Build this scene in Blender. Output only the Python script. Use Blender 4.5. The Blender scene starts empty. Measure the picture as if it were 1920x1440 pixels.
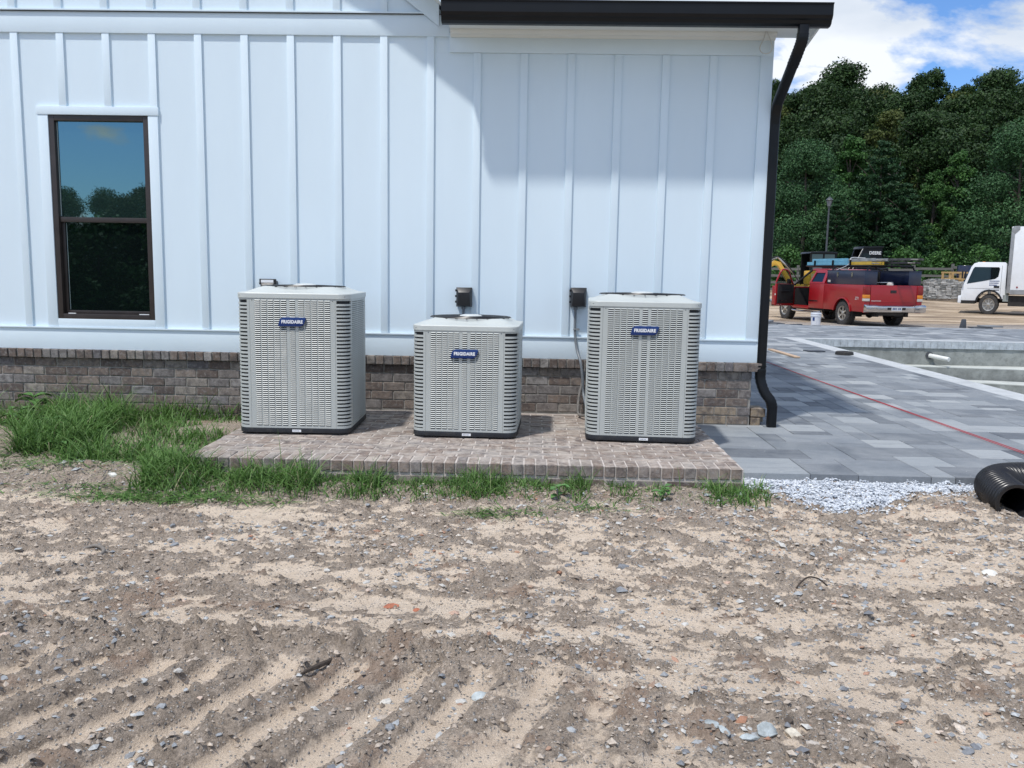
import bpy, bmesh, math, random
import numpy as np
from mathutils import Vector, Matrix
random.seed(7)
RNG = np.random.default_rng(11)
sc = bpy.context.scene
COL = sc.collection
R = math.radians

# ------------------------------------------------------------------ camera
cam_d = bpy.data.cameras.new('camera')
cam_d.sensor_width = 36.0
cam_d.lens = 30.0
cam_d.clip_start = 0.05
cam_d.clip_end = 3000
cam = bpy.data.objects.new('camera', cam_d)
COL.objects.link(cam)
_Rm = ((0.9994362, -0.02614745, -0.02106168),
       (0.02866559, 0.99112425, 0.12981145),
       (0.0174805, -0.130342, 0.99131498))
CAM = Vector((4.5825, -7.6796, 1.3926))
m = Matrix.Identity(4)
for i in range(3):
    m[i][0] = _Rm[i][0]
    m[i][1] = _Rm[i][2]
    m[i][2] = -_Rm[i][1]
    m[i][3] = CAM[i]
cam.matrix_world = m
sc.camera = cam

# ------------------------------------------------------------------ sky and sun
SUN_TO = Vector((0.80, 1.0, -2.5)).normalized()      # the way the light travels
SUN_EL = math.asin(-SUN_TO.z)
SUN_AZ = math.atan2(-SUN_TO.x, -SUN_TO.y)            # clockwise from +Y
world = bpy.data.worlds.new('World')
sc.world = world
world.use_nodes = True
nt = world.node_tree
nt.nodes.clear()
def wn(t, **k):
    n = nt.nodes.new(t)
    for a, b in k.items():
        setattr(n, a, b)
    return n
L = nt.links.new
sky = wn('ShaderNodeTexSky', sky_type='NISHITA', sun_disc=False)
sky.sun_elevation = SUN_EL
sky.sun_rotation = SUN_AZ
sky.air_density = 1.0; sky.dust_density = 0.4; sky.ozone_density = 3.0
skym = wn('ShaderNodeVectorMath', operation='MULTIPLY')
skym.inputs[1].default_value = (0.66, 0.88, 1.16)
L(sky.outputs[0], skym.inputs[0])
tc = wn('ShaderNodeTexCoord')
mp = wn('ShaderNodeMapping')
mp.inputs['Location'].default_value = (6.1, 6.9, 1.8)
mp.inputs['Scale'].default_value = (1.0, 1.0, 2.3); mp.inputs['Rotation'].default_value = (0, 0, R(-3.2))
L(tc.outputs['Generated'], mp.inputs[0])
n1 = wn('ShaderNodeTexNoise'); n1.inputs['Scale'].default_value = 2.3; n1.inputs['Detail'].default_value = 9
n1.inputs['Roughness'].default_value = 0.58; n1.inputs['Distortion'].default_value = 0.35
L(mp.outputs[0], n1.inputs['Vector'])
r1 = wn('ShaderNodeValToRGB'); r1.color_ramp.elements[0].position = 0.475; r1.color_ramp.elements[1].position = 0.535
L(n1.outputs['Fac'], r1.inputs[0])
n2 = wn('ShaderNodeTexNoise'); n2.inputs['Scale'].default_value = 3.4; n2.inputs['Detail'].default_value = 6
n2.inputs['Roughness'].default_value = 0.5
L(mp.outputs[0], n2.inputs['Vector'])
r2 = wn('ShaderNodeValToRGB')
r2.color_ramp.elements[0].position = 0.38; r2.color_ramp.elements[0].color = (4.2, 4.8, 5.7, 1)
r2.color_ramp.elements[1].position = 0.58; r2.color_ramp.elements[1].color = (6.5, 6.8, 7.2, 1)
L(n2.outputs['Fac'], r2.inputs[0])
mp2 = wn('ShaderNodeMapping'); mp2.inputs['Location'].default_value = (2.3, 5.1, 0.4); mp2.inputs['Scale'].default_value = (1.0, 1.0, 2.2)
L(tc.outputs['Generated'], mp2.inputs[0])
n3 = wn('ShaderNodeTexNoise'); n3.inputs['Scale'].default_value = 6.5; n3.inputs['Detail'].default_value = 8; n3.inputs['Roughness'].default_value = 0.5
L(mp2.outputs[0], n3.inputs['Vector'])
r3 = wn('ShaderNodeValToRGB'); r3.color_ramp.elements[0].position = 0.545; r3.color_ramp.elements[1].position = 0.60
L(n3.outputs['Fac'], r3.inputs[0])
mxm = wn('ShaderNodeMath', operation='MAXIMUM'); L(r1.outputs[0], mxm.inputs[0]); L(r3.outputs[0], mxm.inputs[1])
mx = wn('ShaderNodeMix', data_type='RGBA')
L(mxm.outputs[0], mx.inputs['Factor'])
L(skym.outputs[0], mx.inputs[6]); L(r2.outputs[0], mx.inputs[7])
bg = wn('ShaderNodeBackground'); bg.inputs['Strength'].default_value = 0.134
L(mx.outputs[2], bg.inputs[0])
wo = wn('ShaderNodeOutputWorld')
L(bg.outputs[0], wo.inputs[0])

sun_d = bpy.data.lights.new('sun', 'SUN')
sun_d.energy = 3.1
sun_d.angle = R(2.6)
sun_d.color = (1.0, 0.965, 0.91)
sun = bpy.data.objects.new('sun', sun_d)
COL.objects.link(sun)
sun.rotation_euler = SUN_TO.to_track_quat('-Z', 'Y').to_euler()
sun.location = (-8, -10, 25)

sc.view_settings.view_transform = 'Standard'
sc.view_settings.look = 'None'
sc.view_settings.exposure = 0.15
sc.view_settings.gamma = 1.0
sc.view_settings.use_curve_mapping = False

# ------------------------------------------------------------------ materials
class NB:
    def __init__(s, name):
        s.m = bpy.data.materials.new(name); s.m.use_nodes = True
        s.t = s.m.node_tree; s.t.nodes.clear()
        s.out = s.n('ShaderNodeOutputMaterial')
        s.p = s.n('ShaderNodeBsdfPrincipled')
        s.t.links.new(s.p.outputs[0], s.out.inputs[0])
    def n(s, t, **k):
        x = s.t.nodes.new(t)
        for a, b in k.items(): setattr(x, a, b)
        return x
    def l(s, a, b): s.t.links.new(a, b)
    def coord(s, kind='Object', scale=(1, 1, 1)):
        c = s.n('ShaderNodeTexCoord'); mp = s.n('ShaderNodeMapping')
        mp.inputs['Scale'].default_value = scale
        if kind == 'World':
            g = s.n('ShaderNodeNewGeometry'); s.l(g.outputs['Position'], mp.inputs[0])
        else:
            s.l(c.outputs[kind], mp.inputs[0])
        return mp.outputs[0]
    def noise(s, v, scale, detail=4, rough=.55, dist=0):
        x = s.n('ShaderNodeTexNoise'); x.inputs['Scale'].default_value = scale
        x.inputs['Detail'].default_value = detail; x.inputs['Roughness'].default_value = rough
        x.inputs['Distortion'].default_value = dist
        s.l(v, x.inputs['Vector']); return x.outputs['Fac']
    def voro(s, v, scale, out='Distance'):
        x = s.n('ShaderNodeTexVoronoi'); x.inputs['Scale'].default_value = scale
        s.l(v, x.inputs['Vector']); return x.outputs[out]
    def ramp(s, f, stops, interp='LINEAR'):
        x = s.n('ShaderNodeValToRGB'); cr = x.color_ramp; cr.interpolation = interp
        while len(cr.elements) < len(stops): cr.elements.new(0.5)
        for e, (p, c) in zip(cr.elements, stops):
            e.position = p
            e.color = (c[0], c[1], c[2], 1) if not isinstance(c, (int, float)) else (c, c, c, 1)
        s.l(f, x.inputs[0]); return x.outputs[0]
    def mix(s, f, a, b, mode='MIX'):
        x = s.n('ShaderNodeMix', data_type='RGBA', blend_type=mode)
        if isinstance(f, (int, float)): x.inputs[0].default_value = f
        else: s.l(f, x.inputs[0])
        for i, v in ((6, a), (7, b)):
            if isinstance(v, tuple): x.inputs[i].default_value = (*v[:3], 1)
            else: s.l(v, x.inputs[i])
        return x.outputs[2]
    def math(s, op, a, b=0.0):
        x = s.n('ShaderNodeMath', operation=op)
        for i, v in ((0, a), (1, b)):
            if isinstance(v, (int, float)): x.inputs[i].default_value = v
            else: s.l(v, x.inputs[i])
        return x.outputs[0]
    def bump(s, h, strength=.3, dist=.01, prev=None):
        x = s.n('ShaderNodeBump'); x.inputs['Strength'].default_value = strength
        x.inputs['Distance'].default_value = dist
        s.l(h, x.inputs['Height'])
        if prev is not None: s.l(prev, x.inputs['Normal'])
        return x.outputs[0]
    def set(s, color=None, rough=.5, metal=0, normal=None, spec=None):
        for k, v in (('Base Color', color), ('Roughness', rough), ('Metallic', metal), ('Specular IOR Level', spec)):
            if v is None: continue
            if isinstance(v, tuple): s.p.inputs[k].default_value = (*v[:3], 1)
            elif isinstance(v, (int, float)): s.p.inputs[k].default_value = v
            else: s.l(v, s.p.inputs[k])
        if normal is not None: s.l(normal, s.p.inputs['Normal'])
        return s.m

def simple(name, col, rough=.5, metal=0, var=.12, scale=6, bump=0, bscale=60, spec=None, dirt=None, stretch=(1, 1, 1)):
    b = NB(name)
    v = b.coord('World', stretch)
    f = b.noise(v, scale, 6, .6)
    lo = tuple(c * (1 - var) for c in col); hi = tuple(min(1, c * (1 + var)) for c in col)
    c = b.ramp(f, [(.3, lo), (.7, hi)])
    if dirt:
        g = b.ramp(b.noise(v, scale * 2.7, 8, .7), [(.5, 0.0), (.75, 1.0)])
        c = b.mix(g, c, dirt)
    nm = b.bump(b.noise(v, bscale, 5, .6), bump, .01) if bump else None
    rr = b.math('ADD', b.math('MULTIPLY', b.noise(v, scale * 3, 4), .2), rough - .1)
    return b.set(c, rr, metal, nm, spec)

def attr_node(b, name='tint'):
    a = b.n('ShaderNodeAttribute'); a.attribute_name = name; return a.outputs['Fac']
def objrand(b):
    o = b.n('ShaderNodeObjectInfo'); return o.outputs['Random']

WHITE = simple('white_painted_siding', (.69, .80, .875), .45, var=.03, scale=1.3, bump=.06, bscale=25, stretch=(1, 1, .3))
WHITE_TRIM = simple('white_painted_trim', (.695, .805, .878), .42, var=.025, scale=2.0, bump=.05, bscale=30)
CORNICE = simple('white_soffit_paint', (.74, .76, .74), .5, var=.03, scale=2.0)
BLACKM = simple('black_aluminium_gutter', (.005, .006, .008), .36, var=.2, scale=4, spec=.3)
BRONZE = simple('dark_bronze_window_frame', (.035, .028, .026), .4, var=.2, scale=8)
BLACKP = simple('black_plastic', (.012, .012, .014), .38, var=.2, scale=10)
BLACKR = simple('black_rubber', (.02, .02, .021), .75, var=.3, scale=20, dirt=(.10, .085, .065))
STEEL = simple('beige_grey_powder_coated_steel', (.44, .465, .45), .45, var=.04, scale=3)
STEELC = simple('cabinet_top_steel', (.50, .53, .515), .42, var=.04, scale=3, bump=.03, bscale=12)
COIL = simple('dark_condenser_coil', (.02, .023, .028), .7, var=.3, scale=80)
BASEPAN = simple('charcoal_plastic_base_pan', (.018, .021, .027), .5, var=.2, scale=8, dirt=(.05, .048, .045))
BADGE = simple('blue_badge', (.008, .035, .16), .3, var=.05, scale=3)
PRINTW = simple('white_print', (.8, .82, .84), .5, var=.02, scale=3)
CONDUIT = simple('grey_flexible_conduit', (.17, .19, .21), .45, var=.1, scale=20)
CHROME = simple('chrome', (.55, .56, .58), .18, 1.0, var=.1, scale=5)
MOTOR = simple('light_grey_motor_cap', (.55, .58, .58), .4, var=.05, scale=8)

def brick_material(name, use_attr, stops, haze=0.0, hazecol=(.5, .45, .42), world_light=None):
    b = NB(name)
    v = b.coord('World')
    f = attr_node(b) if use_attr else objrand(b)
    c = b.ramp(f, stops)
    blot = b.noise(v, 14, 6, .7, .4)
    c = b.mix(b.ramp(blot, [(.42, 0.0), (.62, .75)]), c, (.085, .075, .075))
    chalk = b.noise(v, 33, 6, .75)
    c = b.mix(b.ramp(chalk, [(.50, 0.0), (.72, .8)]), c, (.36, .34, .33))
    fine = b.noise(v, 140, 4, .7)
    c = b.mix(.5, c, b.ramp(fine, [(.3, .45), (.7, 1.25)]), 'MULTIPLY')
    if haze:
        hz = b.noise(v, 7, 9, .75, .8)
        g_ = b.n('ShaderNodeNewGeometry'); s_ = b.n('ShaderNodeSeparateXYZ'); b.l(g_.outputs['Normal'], s_.inputs[0])
        up = b.ramp(s_.outputs['Z'], [(.5, 0.12), (.8, 1.0)])
        c = b.mix(b.math('MULTIPLY', up, b.ramp(hz, [(.42, 0.0), (.66, haze)])), c, hazecol)
        st_ = b.noise(v, 2.3, 7, .7, .6)
        c = b.mix(b.ramp(st_, [(.5, 0.0), (.7, .5)]), c, (.20, .16, .13))
    nm = b.bump(b.noise(v, 90, 6, .7), .6, .006)
    return b.set(c, .88, 0, nm, .25)
BR_STOPS = [(0, (.135, .105, .09)), (.25, (.20, .155, .13)), (.45, (.27, .22, .185)), (.6, (.23, .215, .21)),
            (.75, (.35, .31, .265)), (.88, (.16, .15, .16)), (1, (.40, .38, .36))]
_ = 0
BRICK = brick_material('mottled_brown_brick', False, BR_STOPS)
BRICK_STUFF = brick_material('mottled_brown_brick_joined', True, BR_STOPS)
PAD_STOPS = [(0, (.22, .165, .135)), (.3, (.30, .23, .19)), (.6, (.33, .27, .235)), (.8, (.25, .23, .225)), (1, (.40, .35, .31))]
PADBRICK = brick_material('mortar_smeared_brick', False, PAD_STOPS, .85, (.56, .50, .44))
PADBRICK_STUFF = brick_material('mortar_smeared_brick_joined', True, PAD_STOPS, .85, (.56, .50, .44))
TAN_STOPS = [(0, (.30, .235, .165)), (.5, (.36, .29, .21)), (1, (.27, .22, .18))]
TANBRICK = brick_material('tan_brick', False, TAN_STOPS)
MORTAR = simple('grey_mortar', (.30, .285, .26), .95, var=.25, scale=20, bump=.4, bscale=150)
PADMORTAR = simple('pale_mortar', (.50, .45, .41), .95, var=.2, scale=12, bump=.4, bscale=120)

def paver_material(name, use_attr):
    b = NB(name)
    v = b.coord('World')
    f = attr_node(b) if use_attr else objrand(b)
    c = b.ramp(f, [(0, (.085, .098, .118)), (.2, (.13, .148, .17)), (.45, (.21, .232, .258)), (.65, (.155, .175, .198)), (.85, (.29, .315, .335)), (1, (.37, .39, .40))])
    cl = b.noise(v, 2.2, 7, .65, .5)
    c = b.mix(b.ramp(cl, [(.35, 0.0), (.7, .55)]), c, (.36, .375, .385))
    d2 = b.noise(b.coord('World', (1, 4, 1)), 3.1, 8, .7, .6)
    c = b.mix(b.ramp(d2, [(.5, 0.0), (.75, .5)]), c, (.13, .148, .17))
    fine = b.noise(v, 190, 3, .7)
    c = b.mix(.5, c, b.ramp(fine, [(.3, .65), (.7, 1.25)]), 'MULTIPLY')
    sp = b.voro(v, 9, 'Distance')
    c = b.mix(b.ramp(sp, [(.03, .7), (.06, 0.0)]), c, (.55, .54, .52))
    nm = b.bump(b.noise(v, 160, 4, .7), .4, .004)
    return b.set(c, .8, 0, nm, .3)
PAVER = paver_material('bluish_grey_concrete_paver', False)
PAVER_STUFF = paver_material('bluish_grey_concrete_paver_joined', True)
COPING = simple('light_grey_coping_stone', (.47, .49, .50), .8, var=.15, scale=4, bump=.3, bscale=120, dirt=(.38, .40, .41))
COPFACE = simple('pale_blue_grey_coping_face', (.42, .46, .49), .8, var=.25, scale=9, bump=.3, bscale=120)
CONCRETE = simple('raw_pool_concrete', (.27, .285, .27), .9, var=.3, scale=3, bump=.4, bscale=40, dirt=(.17, .18, .17))
CONCTOP = simple('smooth_pale_plaster_ledge', (.48, .50, .47), .85, var=.12, scale=3)
GROUT = simple('dark_joint_sand', (.07, .075, .085), .95, var=.3, scale=30)

def glass_material(name, tint=(.015, .03, .028), refl=.33):
    b = NB(name)
    v = b.coord('World')
    gl = b.n('ShaderNodeBsdfGlossy'); gl.inputs['Roughness'].default_value = .012
    gl.inputs['Color'].default_value = (.50, .72, .74, 1)
    df = b.n('ShaderNodeBsdfDiffuse'); df.inputs['Color'].default_value = (*tint, 1)
    wv = b.bump(b.noise(v, 2.0, 2, .4), .02, .01)
    b.l(wv, gl.inputs['Normal'])
    ms = b.n('ShaderNodeMixShader'); ms.inputs[0].default_value = refl
    b.l(df.outputs[0], ms.inputs[1]); b.l(gl.outputs[0], ms.inputs[2]); b.l(ms.outputs[0], b.out.inputs[0])
    return b.m
GLASS = glass_material('reflective_window_glass')
GLASSLOW = glass_material('screened_window_glass', (.004, .007, .007), .13)
def clear_glass(name):
    b = NB(name); tr = b.n('ShaderNodeBsdfTransparent'); tr.inputs[0].default_value = (.62, .68, .66, 1)
    gl = b.n('ShaderNodeBsdfGlossy'); gl.inputs['Roughness'].default_value = .03
    ms = b.n('ShaderNodeMixShader'); ms.inputs[0].default_value = .10
    b.l(tr.outputs[0], ms.inputs[1]); b.l(gl.outputs[0], ms.inputs[2]); b.l(ms.outputs[0], b.out.inputs[0]); return b.m
CLEARGLASS = clear_glass('clear_vehicle_glass')
CARGLASS = glass_material('tinted_vehicle_glass', (.008, .010, .013), .14)

# ------------------------------------------------------------------ mesh helpers
class MB:
    def __init__(s): s.v = []; s.f = []; s.mi = []; s.cur = 0
    def add(s, vs, fs):
        o = len(s.v); s.v += [tuple(v) for v in vs]
        s.f += [tuple(i + o for i in f) for f in fs]; s.mi += [s.cur] * len(fs); return s
    def box(s, x0, x1, y0, y1, z0, z1):
        return s.add([(x0, y0, z0), (x1, y0, z0), (x1, y1, z0), (x0, y1, z0), (x0, y0, z1), (x1, y0, z1), (x1, y1, z1), (x0, y1, z1)],
                     [(0, 3, 2, 1), (4, 5, 6, 7), (0, 1, 5, 4), (1, 2, 6, 5), (2, 3, 7, 6), (3, 0, 4, 7)])
    def obox(s, c, size, M=None):
        x, y, z = [a / 2 for a in size]
        vs = [Vector((sx * x, sy * y, sz * z)) for sz in (-1, 1) for sx, sy in ((-1, -1), (1, -1), (1, 1), (-1, 1))]
        if M is not None: vs = [M @ v for v in vs]
        vs = [v + Vector(c) for v in vs]
        return s.add(vs, [(0, 3, 2, 1), (4, 5, 6, 7), (0, 1, 5, 4), (1, 2, 6, 5), (2, 3, 7, 6), (3, 0, 4, 7)])
    def prism(s, poly, axis, a, b):
        """poly: 2D points; axis: 'x','y','z' extrusion; remaining coords in order"""
        def P(p, t):
            return {'x': (t, p[0], p[1]), 'y': (p[0], t, p[1]), 'z': (p[0], p[1], t)}[axis]
        n = len(poly)
        vs = [P(p, a) for p in poly] + [P(p, b) for p in poly]
        fs = [tuple(range(n)), tuple(range(2 * n - 1, n - 1, -1))]
        fs += [(i, i + n, (i + 1) % n + n, (i + 1) % n) for i in range(n)]
        return s.add(vs, fs)
    def tube(s, pts, r, n=8, caps=True, rs=None, flat=None):
        pts = [Vector(p) for p in pts]; rings = []; up = Vector((0, 0, 1)); prevx = None
        for i, p in enumerate(pts):
            t = (pts[min(i + 1, len(pts) - 1)] - pts[max(i - 1, 0)]).normalized()
            if prevx is None:
                a = Vector((1, 0, 0)) if abs(t.x) < .8 else Vector((0, 1, 0))
                x = (a - t * a.dot(t)).normalized()
            else:
                x = (prevx - t * prevx.dot(t)).normalized()
            prevx = x; y = t.cross(x)
            rr = rs[i] if rs else r
            rings.append([p + (x * math.cos(2 * math.pi * k / n) + y * math.sin(2 * math.pi * k / n)) * rr for k in range(n)])
        vs = [v for rg in rings for v in rg]; fs = []
        for i in range(len(pts) - 1):
            for k in range(n):
                fs.append((i * n + k, i * n + (k + 1) % n, (i + 1) * n + (k + 1) % n, (i + 1) * n + k))
        if caps:
            fs.append(tuple(range(n - 1, -1, -1))); fs.append(tuple((len(pts) - 1) * n + k for k in range(n)))
        return s.add(vs, fs)
    def cyl(s, a, b, r, n=16, r2=None):
        return s.tube([a, b], r, n, rs=[r, r if r2 is None else r2])
    def lathe(s, prof, c=(0, 0, 0), n=24, axis='z'):
        """prof: (r, h) list"""
        vs = []; fs = []
        for r_, h in prof:
            for k in range(n):
                a = 2 * math.pi * k / n
                x, y = r_ * math.cos(a), r_ * math.sin(a)
                p = {'z': (x, y, h), 'y': (x, h, y), 'x': (h, x, y)}[axis]
                vs.append((p[0] + c[0], p[1] + c[1], p[2] + c[2]))
        for i in range(len(prof) - 1):
            for k in range(n):
                fs.append((i * n + k, i * n + (k + 1) % n, (i + 1) * n + (k + 1) % n, (i + 1) * n + k))
        return s.add(vs, fs)
    def mesh(s, name, mats, smooth=False, recalc=True):
        me = bpy.data.meshes.new(name)
        me.from_pydata(s.v, [], s.f)
        if not isinstance(mats, (list, tuple)): mats = [mats]
        for mt in mats: me.materials.append(mt)
        if len(mats) > 1: me.polygons.foreach_set('material_index', s.mi)
        if recalc:
            bm = bmesh.new(); bm.from_mesh(me); bmesh.ops.recalc_face_normals(bm, faces=bm.faces)
            bm.to_mesh(me); bm.free()
        if smooth:
            me.shade_smooth()
            if smooth != 'all': me.set_sharp_from_angle(angle=R(smooth if smooth is not True else 35))
        me.update()
        return me
    def build(s, name, mats, parent=None, smooth=False, loc=None, bevel=0, kind=None):
        me = s.mesh(name, mats, smooth)
        if bevel:
            bm = bmesh.new(); bm.from_mesh(me)
            es = [e for e in bm.edges if len(e.link_faces) == 2 and e.calc_face_angle(0) > .5]
            bmesh.ops.bevel(bm, geom=es, offset=bevel, segments=2, affect='EDGES', profile=.6, clamp_overlap=True)
            bm.to_mesh(me); bm.free()
            me.shade_smooth(); me.set_sharp_from_angle(angle=R(40))
        return link(name, me, parent, loc, kind)

def link(name, me, parent=None, loc=None, kind=None, rot=None, scale=None):
    o = bpy.data.objects.new(name, me); COL.objects.link(o)
    if parent: o.parent = parent
    if loc is not None: o.location = loc
    if rot is not None: o.rotation_euler = rot
    if scale is not None: o.scale = scale
    if kind: o['kind'] = kind
    return o
def thing(name, label, cat, loc=(0, 0, 0), rz=0, group=None):
    o = bpy.data.objects.new(name, None); COL.objects.link(o); o.empty_display_size = .1
    o.location = loc; o.rotation_euler = (0, 0, rz)
    o['label'] = label; o['category'] = cat
    if group: o['group'] = group
    return o
def tag(o, label, cat, group=None, kind=None):
    if label: o['label'] = label
    if cat: o['category'] = cat
    if group: o['group'] = group
    if kind: o['kind'] = kind
    return o
def kids(o): return [c for c in bpy.data.objects if c.parent == o]
def copy_tree(o, parent=None):
    c = o.copy(); COL.objects.link(c); c.parent = parent
    for ch in kids(o): copy_tree(ch, c)
    return c
def smooth_path(pts, n=6):
    """Catmull-Rom"""
    P = [Vector(p) for p in pts]; P = [P[0] * 2 - P[1]] + P + [P[-1] * 2 - P[-2]]; out = []
    for i in range(1, len(P) - 2):
        for k in range(n):
            t = k / n
            out.append(.5 * ((2 * P[i]) + (-P[i - 1] + P[i + 1]) * t + (2 * P[i - 1] - 5 * P[i] + 4 * P[i + 1] - P[i + 2]) * t * t
                             + (-P[i - 1] + 3 * P[i] - 3 * P[i + 1] + P[i + 2]) * t ** 3))
    out.append(P[-2]); return out
def text_mesh(name, body, size, mat, parent, M, extrude=.001, bold=0.0, align='CENTER', shear=0, spacing=1.0, xs=1.0):
    cu = bpy.data.curves.new(name, 'FONT'); cu.body = body; cu.size = size; cu.extrude = extrude; cu.offset = bold
    cu.align_x = align; cu.align_y = 'CENTER'; cu.shear = shear; cu.space_character = spacing; cu.resolution_u = 3
    tmp = bpy.data.objects.new(name + '_tmp', cu); COL.objects.link(tmp)
    bpy.context.view_layer.update()
    me = bpy.data.meshes.new_from_object(tmp.evaluated_get(bpy.context.evaluated_depsgraph_get()))
    bpy.data.objects.remove(tmp); bpy.data.curves.remove(cu)
    me.transform(M @ Matrix.Diagonal((xs, 1, 1, 1))); me.materials.clear(); me.materials.append(mat); me.name = name
    return link(name, me, parent)
# text facing -Y, standing up
def face_front(x, y, z): return Matrix.Translation((x, y, z)) @ Matrix.Rotation(R(90), 4, 'X')

# numpy value noise ------------------------------------------------
def _hash(ix, iy, seed):
    h = (ix.astype(np.int64) * 374761393 + iy.astype(np.int64) * 668265263 + seed * 1442695041) & 0xffffffff
    h = ((h ^ (h >> 13)) * 1274126177) & 0xffffffff
    h = ((h ^ (h >> 16)) * 2246822519) & 0xffffffff
    return ((h ^ (h >> 15)) & 0xffffff) / float(0xffffff)
def vnoise(x, y, seed=0):
    xi = np.floor(x); yi = np.floor(y); fx = x - xi; fy = y - yi
    fx = fx * fx * (3 - 2 * fx); fy = fy * fy * (3 - 2 * fy)
    a = _hash(xi, yi, seed); b = _hash(xi + 1, yi, seed); c = _hash(xi, yi + 1, seed); d = _hash(xi + 1, yi + 1, seed)
    return (a + (b - a) * fx) * (1 - fy) + (c + (d - c) * fx) * fy
def fbm(x, y, seed=0, octs=5, gain=.5):
    s = np.zeros_like(x); a = 1.0; t = 0
    for k in range(octs):
        s += a * vnoise(x * 2 ** k + 13.7 * k, y * 2 ** k - 7.3 * k, seed + k); t += a; a *= gain
    return s / t
def sstep(a, b, x):
    t = np.clip((x - a) / (b - a), 0, 1); return t * t * (3 - 2 * t)

# ------------------------------------------------------------------ ground
def axis_lines(segs):
    out = []
    for a, b, st in segs:
        out += list(np.arange(a, b, st))
    out.append(segs[-1][1])
    return np.array(out)
FY = [-400, -7, 15.5, 17, 23, 30, 38, 44, 50, 60, 75, 120, 180, 400, 1500]
FZ = [-.05, -.05, -.05, -.06, -.10, -.05, .08, .15, .6, 1.0, 2.6, 13, 17, 17, 17]
def ground_z(x, y):
    z = np.interp(y, FY, FZ)
    # strip of soil along the house
    k = sstep(-2.2, -.6, y) * (1 - sstep(2.3, 2.6, x)) * (1 - sstep(14, 16, y))
    z = z + .06 * k
    # small heap of spoil beside the pad
    z = z + .075 * np.exp(-(((x - 1.55) / .55) ** 2 + ((y + 1.98) / .17) ** 2))
    z = z + .05 * np.exp(-(((x - 1.95) / .4) ** 2 + ((y + .75) / .35) ** 2))
    z = z + .11 * np.exp(-(((x - 2.22) / .22) ** 2 + ((y + 2.17) / .10) ** 2))
    z = z + .035 * np.exp(-((y + 2.2) / .16) ** 2) * sstep(2.2, 2.6, x) * (1 - sstep(5.6, 6.0, x))
    z = z + .035 * np.exp(-(((x - .2) / .5) ** 2 + ((y + 1.25) / .3) ** 2))
    # under pavers / gravel
    pv = sstep(5.95, 6.05, x) * sstep(-2.9, -2.15, y) * (1 - sstep(16.3, 16.8, y))
    z = z + pv * (-.01 - z)
    # hollow under the drain pipe
    z = z + .05 * np.exp(-(((x - 7.15) / .3) ** 2 + ((y + 2.55) / .22) ** 2))
    # far relief
    z = z + sstep(20, 60, y) * (fbm(x * .12, y * .12, 31, 4) - .5) * 1.2 * sstep(17, 30, y)
    return z
def cleats(x, y):
    """marks of machine cleats: slanting bars, 0..1 = raised bar"""
    u = x * .955 - (y + 5.0) * (.62 - .16 * np.clip(x - 2.6, 0, 3)) + (fbm(x * 2, y * 2, 61, 3) - .5) * .10
    per = .232
    ph = (u / per) % 1.0
    bar = sstep(.02, .16, ph) * (1 - sstep(.56, .70, ph))
    ends = -4.78 + .10 * vnoise(np.floor(u / per) * 7.1, y * 0, 5) - .03 * (x - 3)
    ends = ends + .05 * (fbm(x * 6, y * 6, 63, 3) - .5)
    low = sstep(ends + .06, ends - .05, y) * (1 - sstep(4.9, 5.6, x))
    return bar, low
def ground_fields(x, y):
    base = ground_z(x, y)
    near = (1 - sstep(-1.2, -.8, y)) * sstep(-8.5, -7, y)
    w1 = fbm(x * 2.9, y * 6.2 + x * .9, 3, 5, .6)
    w2 = fbm(x * 8.5, y * 16 + x * 2.4, 17, 4, .6)
    streak = fbm(x * 1.4 - y * .2, y * 6.0 - x * 2.6, 41, 4, .5)
    left = 1 - sstep(1.8, 4.2, x)
    s = .38 * w1 + .40 * w2 + .22 * streak
    s = s + left * (streak - .5) * .35
    sand = sstep(.440, .555, s + (fbm(x * 19, y * 27, 77, 4, .7) - .5) * .34)
    bar, low = cleats(x, y)
    bar = np.clip(bar + (fbm(x * 9, y * 9, 91, 3) - .5) * .45 + (fbm(x * 2.2, y * 2.2, 92, 2) - .5) * .35, 0, 1)
    low = low * (1 - .50 * sstep(3.9, 4.9, x + (w1 - .5) * 1.5))
    sand = sand * (1 - low) + low * (1 - bar) * .95
    # berm of churned soil just beyond the cleat marks
    berm = np.exp(-((y + 4.60 + .05 * (x - 3.2)) / .13) ** 2) * (1 - sstep(4.3, 5.0, x))
    sand = sand * (1 - .9 * sstep(.25, .7, berm + (w2 - .5)))
    # soil close to the pad and the wall
    soil = sstep(-2.75, -2.35, y + (w2 - .5) * .6) * (1 - sstep(5.7, 6.1, x))
    sand = sand * (1 - .65 * soil)
    rough = fbm(x * 11, y * 11, 7, 4, .62) - .5
    clod = np.maximum(0, fbm(x * 27, y * 27, 23, 3, .6) - .48)
    h = base + near * ((fbm(x * 1.1, y * 1.6, 2, 3) - .5) * .05
        + (1 - sand) * (rough * .034 + clod * .085 + .008)
        + sand * rough * .006
        + low * (bar * .034 - .016) + berm * (.045 + clod * .10))
    red = sstep(.66, .72, fbm(x * 3.1, y * 5, 55, 4)) * (1 - sand)
    return h, sand, red, berm
gx = axis_lines([(-600, -60, 60), (-60, -4, 4), (-4, -1.2, .1), (-1.2, 1.6, .022), (1.6, 7.6, .0115), (7.6, 10.12, .05), (10.12, 10.32, .1), (10.32, 30, .5), (30, 90, 2), (90, 600, 50)])
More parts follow.
